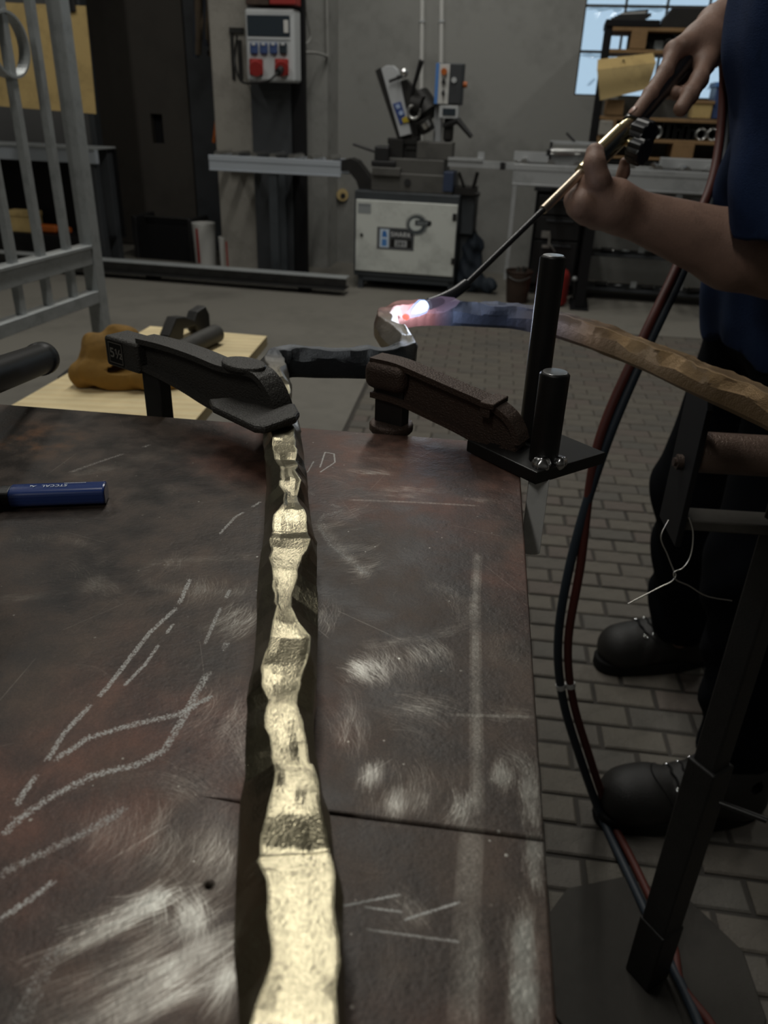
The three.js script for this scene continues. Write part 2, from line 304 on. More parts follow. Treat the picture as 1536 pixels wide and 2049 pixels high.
{
  const W0 = onW(190, 300, WALL)[0], W1 = onW(442, 300, WALL)[0];
  const hole = [[WIN.u0, WIN.y0], [WIN.u0 + WIN.p * WIN.nx, WIN.y0], [WIN.u0 + WIN.p * WIN.nx, WIN.y0 + WIN.p * WIN.ny], [WIN.u0, WIN.y0 + WIN.p * WIN.ny]];
  const doorHole = [[W0, 0.0], [W1, 0.0], [W1, 2.6], [W0, 2.6]];
  const s = prism([[UL - 0.3, -0.2], [W0, -0.2], [W0, 2.6], [W1, 2.6], [W1, -0.2], [UR + 0.3, -0.2], [UR + 0.3, CEIL + 0.3], [UL - 0.3, CEIL + 0.3]], 0.3, 0, [hole]).translate(0, 0, -WALL - 0.3);
  void doorHole;
  struct(obj('wall_back', roomGeo(s), 'wall'));
  struct(obj('wall_side', roomGeo(bx(UL - 0.3, -0.2, -WALL, UL, CEIL + 0.3, -WF)), 'wall')).name = 'wall_left';
  struct(obj('wall_side', roomGeo(bx(UR, -0.2, -WALL, UR + 0.3, CEIL + 0.3, -WF)), 'wall')).name = 'wall_right';
  struct(obj('wall_front', roomGeo(bx(UL - 0.3, -0.2, -WF, UR + 0.3, CEIL + 0.3, -WF + 0.3)), 'wall'));
  struct(obj('ceiling', roomGeo(bx(UL - 0.3, CEIL, -WALL - 0.3, UR + 0.3, CEIL + 0.3, -WF + 0.3)), 'ceiling'));
  // sliding door in the dark bay
  const d = new THREE.Group(); d.name = 'door_1'; struct(d); d.position.copy(room(0, 0, WALL)); d.rotation.y = -YB; scene.add(d);
  const [h0] = onW(303, 255, WALL + 0.12), [h1] = onW(326, 255, WALL + 0.12), hy0 = onW(315, 287, WALL + 0.12)[1], hy1 = onW(315, 228, WALL + 0.12)[1];
  const mid = onW(385, 300, WALL + 0.12)[0];
  obj('door_panel', prism([[W0 - 0.05, 0.01], [mid - 0.006, 0.01], [mid - 0.006, 2.65], [W0 - 0.05, 2.65]], 0.06, 0, [[[h0, hy0], [h1, hy0], [h1, hy1], [h0, hy1]]]).translate(0, 0, -0.18), 'door', d);
  obj('door_panel', bx(mid + 0.006, 0.01, -0.18, W1 + 0.05, 2.65, -0.12), 'anthracite', d);
  obj('handle_pocket', bx(h0 - 0.02, hy0 - 0.02, -0.24, h1 + 0.02, hy1 + 0.02, -0.185), 'blackPaint', d);
  obj('back_sheet', bx(W0 - 0.05, -0.1, -0.30, W1 + 0.05, 2.7, -0.245), 'blackPaint', d);
}
{ // glass block window
  const g = new THREE.Group(); g.name = 'window_1'; struct(g); g.position.copy(room(0, 0, WALL)); g.rotation.y = -YB; scene.add(g);
  const bs = WIN.p - 0.016, n = 14, front = (phase) => {
    const P = [], I = [], z = (i, j) => { const e = Math.min(i, j, n - i, n - j); if (e === 0) return -0.01; const u = i / n * 7, v = j / n * 7; return 0.004 * sst(0, 2, e) * 1 + 0.0035 * Math.sin(u * 2.1 + phase + 1.6 * Math.sin(v * 1.3 + phase)) + 0.003 * (noise3(u, v, phase) - 0.5); };
    for (const side of [0, 1]) for (let j = 0; j <= n; j++) for (let i = 0; i <= n; i++) P.push((i / n - 0.5) * bs, (j / n - 0.5) * bs, side ? -0.085 : z(i, j));
    const k = (n + 1) * (n + 1);
    for (let j = 0; j < n; j++) for (let i = 0; i < n; i++) { const a = j * (n + 1) + i, b = a + 1, c = a + n + 1, d = c + 1; I.push(a, b, d, a, d, c, k + a, k + d, k + b, k + a, k + c, k + d); }
    const rim = []; for (let i = 0; i < n; i++) rim.push(i); for (let j = 0; j < n; j++) rim.push(j * (n + 1) + n); for (let i = n; i > 0; i--) rim.push(n * (n + 1) + i); for (let j = n; j > 0; j--) rim.push(j * (n + 1));
    rim.forEach((a, i) => { const b = rim[(i + 1) % rim.length]; I.push(a, k + a, b, b, k + a, k + b); });
    let q = new THREE.BufferGeometry(); q.setAttribute('position', new THREE.Float32BufferAttribute(P, 3)); q.setIndex(I); return toCreasedNormals(q, 0.7);
  };
  const kinds = [front(0.3), front(2.2), front(4.1)]; let c = 0;
  for (let j = 0; j < WIN.ny; j++) for (let i = 0; i < WIN.nx; i++) {
    const m = obj('glass_block', kinds[(i * 2 + j) % 3], 'glass', g, true); m.name = c ? 'glass_block_' + String(c).padStart(3, '0') : 'glass_block'; c++;
    m.position.set(WIN.u0 + (i + 0.5) * WIN.p, WIN.y0 + (j + 0.5) * WIN.p, -0.01);
  }
  const bars = [], t = 0.0085;
  for (let i = 0; i <= WIN.nx; i++) bars.push(bx(WIN.u0 + i * WIN.p - t, WIN.y0, -0.09, WIN.u0 + i * WIN.p + t, WIN.y0 + WIN.p * WIN.ny, -0.016));
  for (let j = 0; j <= WIN.ny; j++) bars.push(bx(WIN.u0, WIN.y0 + j * WIN.p - t, -0.0895, WIN.u0 + WIN.p * WIN.nx, WIN.y0 + j * WIN.p + t, -0.0165));
  obj('mortar_joints', bars, 'mortar', g);
}
{ // yard outside the window
  const y = obj('yard', roomGeo(bx(-6, -0.3, -20, 8, -0.21, -WALL - 0.35)), 'outside'); struct(y);
  const b = obj('yard_wall', roomGeo(bx(-6, -0.21, -16.3, 8, 1.2, -16)), 'outside'); struct(b);
}
// ceiling battens
LAMPS.forEach(([u, w], i) => {
  const g = thing('ceiling_lamp', ['white fluorescent batten lamp on the ceiling just ahead of the welding table', 'white fluorescent batten lamp on the ceiling midway between table and saw', 'white fluorescent batten lamp on the ceiling over the saw', 'white fluorescent batten lamp on the ceiling behind the welding table', 'white fluorescent batten lamp on the ceiling near the pallet rack', 'white fluorescent batten lamp on the ceiling near the gate panel'][i], 'lamp', room(u, CEIL - 0.10, w), -YB, 'fluorescent battens under the ceiling');
  obj('housing', bx(-0.1, 0.04, -0.76, 0.1, 0.1, 0.76, 0.01), 'lampBody', g);
  obj('diffuser', bx(-0.08, 0.0, -0.74, 0.08, 0.045, 0.74, 0.015), 'diffuser', g);
  const l = new THREE.RectAreaLight(LAMP_COLOR, LAMP_POWER, 0.16, 1.48);
  l.position.copy(room(u, CEIL - 0.105, w)); l.rotation.set(-Math.PI / 2, 0, YB, 'YXZ');
  l.lookAt(l.position.x, 0, l.position.z); l.rotation.set(-Math.PI / 2, 0, -YB); l.castShadow = true; scene.add(l); void i;
});
{ // pillar and pilaster on the back wall
  const w = 5.75, a = onW(438, 400, w)[0], b = onW(522, 400, w)[0];
  struct(obj('pillar', roomGeo(bx(a, -0.1, -w - 0.6, b + 0.16, CEIL, -w, 0.015)), 'concrete')).name = 'wall_pillar';
  const c = onW(612, 400, 6.1)[0], d = onW(655, 400, 6.1)[0];
  struct(obj('pilaster', roomGeo(bx(c - 0.45, -0.1, -WALL, d, CEIL, -6.1)), 'plaster')).name = 'wall_pilaster';
}
/* ================================================ welding table and the forged frame */
{
  const g = thing('welding_table', 'brown scale-covered steel welding table with chalk marks, a thin slit and scraped bright patches', 'table', tab(0, 0, 0), -YT);
  const L = 1.25, D = 0.82, s0 = -0.3557, hw = 0.0002;
  // the top: outline in (a, b), the slit runs in from the side edge and ends in a point
  const pts = [[-L, -D], [0, -D], [0, s0 - hw], [-0.105, s0 - hw], [-0.119, s0], [-0.105, s0 + hw], [0, s0 + hw], [0, 0], [-L, 0]];
  const circ = (x, y, r) => Array.from({ length: 14 }, (_, k) => [x + r * Math.cos(k / 7 * Math.PI), y + r * Math.sin(k / 7 * Math.PI)]);
  const [ha, hb] = tabOf(onY(418, 1771, TOP));
  const sh = new THREE.Shape(pts.map((p) => new THREE.Vector2(...p))); sh.holes.push(new THREE.Path(circ(ha, hb, 0.0009).map((p) => new THREE.Vector2(...p))));
  const geo = new THREE.ExtrudeGeometry(sh, { depth: 0.0192, bevelEnabled: true, bevelThickness: 0.0014, bevelSize: 0.0012, bevelOffset: -0.0012, bevelSegments: 3, curveSegments: 6 });
  geo.translate(0, 0, -0.0206);
  geo.rotateX(-Math.PI / 2);                       // (a, b) -> (x, -z); thickness downwards from y = 0
  geo.translate(0, TOP, 0);
  const SZ = 0.46, CN = 2048, toC = (x, y) => { const [a, b] = tabOf(onY(x, y, TOP)); return [(a + 0.435) / SZ * CN, (b + 0.45) / SZ * CN]; };
  const wear = document.createElement('canvas'), chalk = document.createElement('canvas'); wear.width = wear.height = chalk.width = chalk.height = CN;
  const cw = wear.getContext('2d'), cc = chalk.getContext('2d');
  for (const c of [cw, cc]) { c.fillStyle = '#000'; c.fillRect(0, 0, CN, CN); c.lineCap = 'round'; }
  // scraped patches: bundles of fine arcs. [x, y, spread along, spread across (photo px), stroke angle deg (in table plane), count, alpha, curvature]
  const scrape = (x, y, rx, ry, ang, n, al, cur = 0.4, len = 26) => {
    const [cx, cy] = toC(x, y), [ex, ey] = toC(x + rx, y), [fx, fy] = toC(x, y + ry), ax = ex - cx, ay = ey - cy, bx_ = fx - cx, by = fy - cy;
    for (let i = 0; i < n / 10; i++) {               // one stroke of the grinder or wire brush: a bundle of parallel arcs
      const r = Math.sqrt(rnd()) * (0.45 + 0.7 * rnd()), t = rnd() * 6.283, px = cx + ax * r * Math.cos(t) + bx_ * r * Math.sin(t), py = cy + ay * r * Math.cos(t) + by * r * Math.sin(t);
      const th = -(ang + rr(-14, 14)) * Math.PI / 180, sp = rr(1.6, 3.6), m = Math.floor(rr(5, 14)), base = 0.85 * al * rr(0.35, 1.5) * (1 - 0.65 * Math.min(r, 1)), bend = cur * rr(0.6, 1.3);
      for (let k = 0; k < m; k++) {
        const l = len * rr(0.5, 1.5), dx = Math.cos(th) * l, dy = Math.sin(th) * l, q = bend * l, o = (k - m / 2) * sp + rr(-0.6, 0.6), sh = rr(-0.35, 0.35) * len, nx = -Math.sin(th), ny = Math.cos(th), X = px + nx * o + Math.cos(th) * sh, Y = py + ny * o + Math.sin(th) * sh;
        cw.globalAlpha = clamp(base * rr(0.15, 1)); cw.strokeStyle = '#fff'; cw.lineWidth = rr(0.5, 2.0);
        cw.beginPath(); cw.moveTo(X - dx, Y - dy); cw.quadraticCurveTo(X + nx * q, Y + ny * q, X + dx, Y + dy); cw.stroke();
      }
    }
  };
  // faint swirls all over, then the scraped patches
  for (let i = 0; i < 46; i++) scrape(rr(0, 1050), rr(880, 2049), 60, 40, rr(0, 180), 34, 0.12, 0.5, 34);
  for (const s of [
    [780, 910, 110, 26, 8, 500, 0.28], [745, 945, 50, 12, 5, 260, 0.65, 0.2, 16], [690, 960, 60, 40, 30, 220, 0.25], [800, 985, 110, 24, 5, 420, 0.4, 0.2, 18], [690, 1030, 60, 40, 140, 350, 0.4], [720, 1120, 70, 60, 150, 420, 0.36],
    [860, 1310, 60, 30, 60, 360, 0.42], [780, 1330, 90, 45, 70, 700, 0.36, 0.5, 24], [735, 1345, 55, 40, 40, 520, 0.6, 0.3, 20], [850, 1420, 90, 50, 20, 460, 0.35], [700, 1450, 50, 70, 75, 320, 0.28], [650, 1230, 40, 60, 80, 220, 0.3],
    [470, 1240, 70, 60, 110, 700, 0.34, 0.5, 26], [420, 1180, 120, 26, 80, 420, 0.25], [350, 1130, 60, 40, 75, 180, 0.22], [170, 1140, 60, 50, 40, 320, 0.22], [200, 1180, 40, 26, 30, 220, 0.22], [120, 1080, 130, 60, 10, 260, 0.12],
    [440, 1430, 110, 90, 100, 700, 0.24, 0.6, 30], [480, 1500, 50, 60, 60, 420, 0.36], [380, 1560, 90, 50, 20, 300, 0.25], [300, 1680, 140, 90, 95, 700, 0.2, 0.7, 34], [430, 1700, 60, 120, 95, 800, 0.22, 0.6, 30], [200, 1660, 100, 60, 80, 320, 0.16],
    [205, 1868, 26, 22, 140, 80, 0.7, 0.03, 60], [240, 1830, 32, 20, 140, 130, 0.8, 0.03, 60], [282, 1806, 26, 16, 150, 110, 0.85, 0.2, 30], [318, 1822, 14, 14, 60, 50, 0.6, 0.2, 24], [338, 1860, 14, 30, 140, 70, 0.55, 0.03, 60], [358, 1925, 20, 40, 140, 110, 0.6, 0.03, 60], [300, 1910, 60, 50, 142, 90, 0.4, 0.03, 110], [225, 1960, 60, 50, 142, 60, 0.35, 0.03, 110], [290, 1990, 90, 40, 140, 140, 0.45, 0.03, 90], [250, 2035, 110, 30, 135, 120, 0.4, 0.03, 90], [345, 1990, 40, 40, 140, 110, 0.5, 0.03, 70], [380, 1840, 40, 50, 60, 420, 0.45, 0.6, 30], [440, 1960, 40, 80, 95, 420, 0.3],
    [800, 1610, 80, 24, 90, 420, 0.34, 0.1, 22], [740, 1550, 30, 26, 90, 280, 0.5, 0.1, 18], [920, 1615, 30, 26, 100, 240, 0.4], [1005, 1550, 18, 30, 95, 300, 0.8, 0.1, 16], [830, 1560, 120, 60, 85, 420, 0.22], [1062, 1600, 8, 90, 90, 420, 0.9, 0.1, 18], [1072, 1720, 8, 90, 92, 360, 0.85, 0.1, 18], [1045, 1900, 22, 140, 90, 600, 0.42, 0.1, 30], [1050, 2010, 26, 40, 90, 400, 0.6, 0.1, 24], [945, 1930, 18, 140, 88, 420, 0.2], [820, 1820, 40, 26, 40, 180, 0.25], [1040, 1530, 30, 26, 60, 200, 0.4],
    [1010, 1300, 70, 60, 100, 380, 0.16], [900, 1200, 40, 60, 70, 240, 0.16], [1000, 1430, 70, 12, 5, 200, 0.4, 0.05, 16], [960, 1000, 60, 8, 2, 160, 0.4, 0.05, 16], [330, 985, 30, 30, 20, 160, 0.18], [300, 900, 120, 20, 160, 260, 0.14], [60, 900, 60, 60, 0, 160, 0.15]]) scrape(...s);
  // broad clean band along the edge seam
  const soft = (c, pts2, w, al, col = '#fff') => { c.strokeStyle = col; c.lineWidth = w; for (let k = 0; k < pts2.length - 1; k++) { const n = 16; for (let i = 0; i < n; i++) { const a = toC(lerp(pts2[k][0], pts2[k + 1][0], i / n), lerp(pts2[k][1], pts2[k + 1][1], i / n)), b = toC(lerp(pts2[k][0], pts2[k + 1][0], (i + 1) / n), lerp(pts2[k][1], pts2[k + 1][1], (i + 1) / n)); c.globalAlpha = al * rr(0.5, 1); c.beginPath(); c.moveTo(...a); c.lineTo(...b); c.stroke(); } } };
  for (const p of [[[0, 1085], [120, 1075], [185, 1100], [212, 1140], [170, 1175], [60, 1195], [0, 1200]], [[520, 1112], [400, 1120], [310, 1130], [278, 1150], [310, 1175], [400, 1182], [520, 1192]], [[300, 905], [240, 930], [150, 950]], [[640, 1050], [690, 1110], [735, 1150]], [[860, 1170], [925, 1200], [935, 1240], [880, 1270], [740, 1290]]]) { const cv = new THREE.CatmullRomCurve3(p.map(([x, y]) => V(x, y, 0)), false, 'centripetal'); for (let i = 0; i <= 60; i++) { const q = cv.getPointAt(i / 60), t = cv.getTangentAt(i / 60); scrape(q.x, q.y, 12, 9, 70 + Math.atan2(t.y, t.x) * 30, 16, 0.2, 0.3, 13); } }
  soft(cw, [[955, 1110], [950, 1200], [952, 1400], [955, 1620]], 26, 0.2); soft(cw, [[955, 1110], [950, 1200], [952, 1400], [955, 1620]], 14, 0.2);
  soft(cw, [[945, 1640], [935, 1800], [925, 2049]], 40, 0.12); soft(cw, [[700, 1000], [830, 1005], [955, 1012]], 10, 0.28); soft(cw, [[905, 1430], [1065, 1435]], 8, 0.3);
  for (let i = 0; i < 90; i++) { cw.globalAlpha = rr(0.1, 0.5); cw.lineWidth = rr(0.6, 1.6); const x = rnd() * CN, y = rnd() * CN, t = rr(0, 6.28), l = rr(20, 180); cw.beginPath(); cw.moveTo(x, y); cw.lineTo(x + Math.cos(t) * l, y + Math.sin(t) * l); cw.stroke(); }
  for (let i = 0; i < 260; i++) { cw.globalAlpha = rr(0.4, 1); cw.fillStyle = '#fff'; cw.beginPath(); cw.arc(rnd() * CN, rnd() * CN, rr(0.8, 3), 0, 6.3); cw.fill(); }
  // chalk lines: broken strokes made of small grains
  const chalkLine = (pts2, w, al, gap = 0.25) => {
    const path = []; for (let k = 0; k < pts2.length - 1; k++) { const a = toC(...pts2[k]), b = toC(...pts2[k + 1]), n = Math.ceil(Math.hypot(a[0] - b[0], a[1] - b[1]) / 1.6); for (let i = 0; i < n; i++) path.push([lerp(a[0], b[0], i / n), lerp(a[1], b[1], i / n)]); }
    path.forEach(([x, y], i) => { if (noise3(i * 0.03, w, 3) < gap) return; for (let k = 0; k < 8; k++) { cc.globalAlpha = al * rr(0.2, 1); cc.fillStyle = '#fff'; cc.beginPath(); cc.arc(x + rr(-w, w) * 0.95, y + rr(-w, w) * 0.95, rr(0.5, 1.7), 0, 6.3); cc.fill(); } });
  };
  chalkLine([[520, 1005], [470, 1035], [415, 1095]], 4, 0.6); chalkLine([[380, 1160], [355, 1215], [300, 1265], [215, 1375], [130, 1465], [85, 1535], [45, 1590], [20, 1640]], 5, 0.85, 0.2); chalkLine([[345, 1250], [290, 1330], [238, 1382]], 3.5, 0.7);
  chalkLine([[420, 1395], [355, 1430], [265, 1450], [180, 1475], [110, 1520]], 6.5, 0.95, 0.12); chalkLine([[410, 1355], [370, 1430], [330, 1500], [275, 1530], [190, 1550], [110, 1590], [50, 1630], [0, 1675]], 7, 0.95, 0.1);
  chalkLine([[460, 1180], [430, 1240], [405, 1300]], 4, 0.55); chalkLine([[455, 1285], [410, 1360]], 6, 0.6); chalkLine([[250, 1620], [170, 1665], [90, 1705], [0, 1750]], 7, 0.6, 0.1); chalkLine([[105, 1765], [60, 1800], [0, 1840]], 4.5, 0.8, 0.1);
  chalkLine([[120, 1890], [80, 1960], [40, 2049]], 12, 0.4, 0.1); chalkLine([[300, 890], [210, 920], [140, 945]], 6, 0.3); chalkLine([[640, 935], [650, 905], [668, 908], [670, 925], [640, 945]], 2.2, 0.7, 0.05); chalkLine([[615, 945], [632, 915]], 2, 0.6); chalkLine([[620, 985], [650, 1005], [680, 1015]], 6, 0.4); chalkLine([[635, 1045], [650, 1030], [690, 1020]], 7, 0.4); chalkLine([[635, 1050], [660, 1090], [735, 1150]], 7, 0.4);
  chalkLine([[675, 1815], [800, 1790]], 1.6, 0.5); chalkLine([[730, 1815], [805, 1825]], 1.6, 0.4); chalkLine([[810, 1840], [920, 1805]], 1.6, 0.5); chalkLine([[735, 1860], [920, 1885]], 1.6, 0.3);
  const dw = cw.getImageData(0, 0, CN, CN).data, dc = cc.getImageData(0, 0, CN, CN).data, col = new Uint8Array(CN * CN * 4), orm = new Uint8Array(CN * CN * 4);
  const [ra, rb] = toC(20, 880), bil = (n, x, y) => { const X = Math.floor(x), Y = Math.floor(y), u = x - X, v = y - Y; return lerp(lerp(nAt(n, X, Y), nAt(n, X + 1, Y), u), lerp(nAt(n, X, Y + 1), nAt(n, X + 1, Y + 1), u), v); };
  for (let j = 0; j < CN; j++) for (let i = 0; i < CN; i++) {
    const k = (j * CN + i) * 4, n1 = bil(N1, i * 0.11, j * 0.11), n2 = bil(N2, i * 0.5, j * 0.5), n3 = bil(N1, i * 0.31 + 40, j * 0.055), w = clamp(dw[k] / 255 * (0.55 + 0.9 * n2)), ch = dc[k] / 255;
    const red = sst(0.42, 0.62, n1), hs = hash3(i >> 1, j >> 1, 5), v = 0.92 + 0.8 * (n2 - 0.5) + 0.6 * (n3 - 0.5) + 0.22 * (hs - 0.5);
    let r = lerp(70, 92, red) * v, gg = lerp(59, 65, red) * v, b = lerp(51, 55, red) * v;
    const rust = sst(330, 60, Math.hypot(i - ra, (j - rb) * 1.5)) * sst(0.35, 0.6, n2 * 0.6 + n1 * 0.4); r = lerp(r, 118, rust * 0.7); gg = lerp(gg, 74, rust * 0.7); b = lerp(b, 40, rust * 0.7);
    r = lerp(r, 150, w); gg = lerp(gg, 149, w); b = lerp(b, 142, w);
    r = lerp(r, 206, ch); gg = lerp(gg, 207, ch); b = lerp(b, 204, ch);
    col[k] = clamp(r, 0, 255); col[k + 1] = clamp(gg, 0, 255); col[k + 2] = clamp(b, 0, 255); col[k + 3] = 255;
    orm[k] = 255; orm[k + 1] = 255 * clamp(lerp(lerp(0.50 + 0.25 * (n2 - 0.5), 0.36, w), 0.9, ch)); orm[k + 2] = 255 * clamp(lerp(lerp(0.35, 0.75, w), 0, ch)); orm[k + 3] = 255;
  }
  const mk = (d, srgb) => { const t = new THREE.DataTexture(d, CN, CN); t.magFilter = THREE.LinearFilter; t.wrapS = t.wrapT = THREE.MirroredRepeatWrapping; t.repeat.set(1 / SZ, 1 / SZ); t.offset.set(0.435 / SZ, 0.45 / SZ); if (srgb) t.colorSpace = THREE.SRGBColorSpace; t.needsUpdate = true; return t; };
  const tm = mk(col, true), to = mk(orm, false);
  const mtop = mat('tableTop', [1, 1, 1], { map: tm, roughnessMap: to, metalnessMap: to, roughness: 1, metalness: 1, bumpMap: bumpTex(0.05, N2), bumpScale: 0.00025 });
  { // uv in metres from a, b
    const p = geo.attributes.position, uv = geo.attributes.uv; for (let i = 0; i < p.count; i++) uv.setXY(i, p.getX(i), -p.getZ(i) + (p.getY(i) < TOP - 0.004 ? TOP - p.getY(i) : 0)); }
  obj('table_top', geo, mtop, g, true);
  const fr = []; for (const [x, z] of [[-L + 0.08, -0.0 + 0.1], [-0.08, 0.1], [-L + 0.08, D - 0.08], [-0.08, D - 0.08]]) obj('leg', bx(x - 0.04, 0, z - 0.04, x + 0.04, TOP - 0.10, z + 0.04, 0.004), 'rustIron', g);
  fr.push(bx(-L + 0.04, TOP - 0.102, 0.06, -0.04, TOP - 0.0222, 0.12), bx(-L + 0.04, TOP - 0.102, D - 0.12, -0.04, TOP - 0.0222, D - 0.06), bx(-L + 0.05, TOP - 0.1015, 0.12, -L + 0.11, TOP - 0.0222, D - 0.12), bx(-0.11, TOP - 0.1015, 0.12, -0.05, TOP - 0.0222, D - 0.12));
  obj('under_frame', fr, 'rustIron', g);
}
/* forged bar: a square bar hammered along its edges, from the table out round the frame being made */
const BH = 0.027;
let barPath = null;
{
  const rows = [[835, 524, 544, 587, 594], [850, 527, 543.5, 586, 595], [890, 526.5, 545, 592, 603.5], [915, 529, 552, 593, 608.5], [940, 532, 562.5, 593, 608], [960, 533, 558, 599, 614], [985, 532, 568, 592, 616], [1005, 531, 567, 599, 617], [1025, 530, 546, 609, 620], [1055, 529, 546, 617, 624], [1080, 528, 539, 618, 630], [1100, 526, 540, 611, 634], [1120, 523, 539, 599, 634], [1150, 518.6, 543, 592, 634], [1180, 516, 551, 584, 633], [1205, 514, 552, 584.5, 636], [1235, 515, 548, 593, 636], [1265, 513.6, 543, 620, 636], [1295, 511, 532, 618, 635], [1330, 508, 521.5, 612, 634], [1360, 505, 521, 599, 633], [1390, 501, 537.6, 596, 633], [1420, 497, 531.5, 599.6, 628], [1450, 495, 534, 604, 628], [1480, 493, 540, 615, 628], [1515, 492, 545, 623, 630], [1560, 492, 549, 633, 639], [1600, 481, 539, 639, 645], [1650, 477, 523.5, 655, 660], [1700, 474, 514, 661, 664.5], [1750, 472, 536, 667.7, 669], [1800, 470, 536, 671, 672], [1850, 469, 536, 671, 673], [1900, 469, 539, 674, 676], [1950, 474, 527, 675.6, 678], [2000, 478, 508, 679, 681], [2049, 479, 498, 682, 685]].reverse();
  const yM = TOP + 0.014, yT = TOP + BH;
  const prof = [], line = [];
  const first = rows[0]; // continue towards the viewer, out of frame
  for (const [y, xl, tl, tr, xr] of rows) {
    const pl = onY(xl, y, yM), pr = onY(xr, y, yM), c = pl.clone().add(pr).multiplyScalar(0.5);
    // the top corners lie at the same distance along the bar but higher: follow the pixel on the top plane, then measure across
    const a = onY(tl, y, yT), b = onY(tr, y, yT);
    line.push(c); prof.push({ c, hl: c.distanceTo(pl), hr: c.distanceTo(pr), a, b });
  }
  void first;
  // smooth centre line of the part on the table: straight fit through its ends
  const c0 = prof[0].c, c1 = prof[prof.length - 1].c, ax = c1.clone().sub(c0).setY(0).normalize(), side = V(-ax.z, 0, ax.x);   // side points to the bar's right seen from the viewer
  const lat = (p) => p.clone().sub(c0).dot(side), lon = (p) => p.clone().sub(c0).dot(ax);
  const keysM = prof.map((q) => ({ s: lon(q.c), l: lat(q.c) - q.hl, r: lat(q.c) + q.hr })), keysT = prof.map((q) => ({ s: (lon(q.a) + lon(q.b)) / 2, l: lat(q.a), r: lat(q.b) }));
  const sEnd = keysM[keysM.length - 1].s;
  const px = [[556, 800], [549, 745], [547, 716], [553, 700], [575, 695], [640, 697], [720, 698], [775, 697], [803, 688], [811, 673], [800, 657], [780, 643], [772, 628], [780, 615], [806, 607], [850, 603], [910, 604], [970, 607], [1040, 612], [1110, 624], [1180, 644], [1250, 668], [1320, 694], [1390, 724], [1450, 748], [1510, 772], [1580, 803], [1660, 850], [1720, 900]].map(([x, y]) => onY(x, y, yT - 0.002).setY(0));
  const pts = [c0.clone().addScaledVector(ax, -0.10).setY(0), c0.clone().setY(0)];
  for (let s = 0.06; s < sEnd - 0.02; s += 0.06) pts.push(c0.clone().addScaledVector(ax, s).setY(0));
  pts.push(c1.clone().setY(0), ...px);
  const curve = new THREE.CatmullRomCurve3(pts, false, 'centripetal'); curve.arcLengthDivisions = 2000;
  const total = curve.getLength(), step = 0.0013, n = Math.floor(total / step);
  barPath = { curve, total };
  const at = (keys, s, f) => { if (s <= keys[0].s) return keys[0][f]; for (let i = 1; i < keys.length; i++) if (s <= keys[i].s) return lerp(keys[i - 1][f], keys[i][f], (s - keys[i - 1].s) / (keys[i].s - keys[i - 1].s)); return keys[keys.length - 1][f]; };
  // facets for the free part, and dents everywhere
  const zig = (lo, hi, d0, d1) => { const k = []; let s = -0.2; while (s < total + 0.2) { k.push({ s, v: rr(lo, hi) }); s += rr(d0, d1); } return (s2) => at(k, s2, 'v'); };
  const fl = zig(0.0105, 0.0145, 0.012, 0.03), fr = zig(0.0105, 0.0145, 0.012, 0.03), tl2 = zig(0.003, 0.0115, 0.010, 0.028), tr2 = zig(0.003, 0.0115, 0.010, 0.028), hb = zig(0.011, 0.019, 0.015, 0.03), hb2 = zig(0.011, 0.019, 0.015, 0.03), scL = zig(-0.0024, 0.0016, 0.008, 0.022), scR = zig(-0.0024, 0.0016, 0.008, 0.022), bl = zig(0.008, 0.0125, 0.02, 0.04), br = zig(0.008, 0.0125, 0.02, 0.04);
  const eL = zig(-0.0009, 0.0009, 0.004, 0.012), eR = zig(-0.0009, 0.0009, 0.004, 0.012);
  const mkDents = () => { const dents = []; for (let s = -0.1; s < total; s += rr(0.010, 0.026)) dents.push({ s: s + rr(-0.008, 0.008), d: rr(0.0004, 0.0030), w: rr(0.009, 0.020), t: rr(-0.06, 0.06) }); return dents; };
  const dA = mkDents(), dB = mkDents(), dC = mkDents();
  const topH = (s, dents) => { let h = BH; for (const q of dents) { const x = s - q.s; if (Math.abs(x) < 0.05) h = Math.min(h, BH - q.d + (x / q.w) * (x / q.w) * 0.0022 + q.t * x); } return h; };
  const sAt = (y) => lon(onY(570, y, yT));                                    // steps hammered across the top, where the photograph shows them
  const ledges = [[sAt(1520), 0.0030, 0.007], [sAt(1716), 0.0022, 0.005], [sAt(1690), 0.0012, 0.003], [sAt(1058), 0.0012, 0.004], [sAt(915), 0.0012, 0.004]];
  const P = [], Cc = [], UVs = [], I = [], I2 = [], NR = 22;
  const stops = [[0, [0.31, 0.28, 0.192]], [sEnd + 0.03, [0.31, 0.28, 0.192]], [sEnd + 0.09, [0.20, 0.185, 0.16]], [sEnd + 0.13, [0.075, 0.08, 0.088]], [sEnd + 0.25, [0.055, 0.062, 0.072]], [sEnd + 0.275, [0.13, 0.125, 0.115]], [sEnd + 0.32, [0.22, 0.20, 0.17]], [sEnd + 0.36, [0.18, 0.15, 0.125]], [sEnd + 0.42, [0.20, 0.085, 0.072]], [sEnd + 0.475, [0.18, 0.07, 0.064]], [sEnd + 0.50, [0.085, 0.10, 0.145]], [sEnd + 0.56, [0.095, 0.112, 0.17]], [sEnd + 0.62, [0.13, 0.105, 0.10]], [sEnd + 0.68, [0.15, 0.092, 0.048]], [sEnd + 0.74, [0.165, 0.105, 0.048]], [sEnd + 1.4, [0.15, 0.095, 0.048]]];
  const tint = (s) => { for (let i = 1; i < stops.length; i++) if (s < stops[i][0]) { const t = (s - stops[i - 1][0]) / (stops[i][0] - stops[i - 1][0]); return [0, 1, 2].map((k) => lerp(stops[i - 1][1][k], stops[i][1][k], clamp(t))); } return stops[stops.length - 1][1]; };
  const up = V(0, 1, 0);
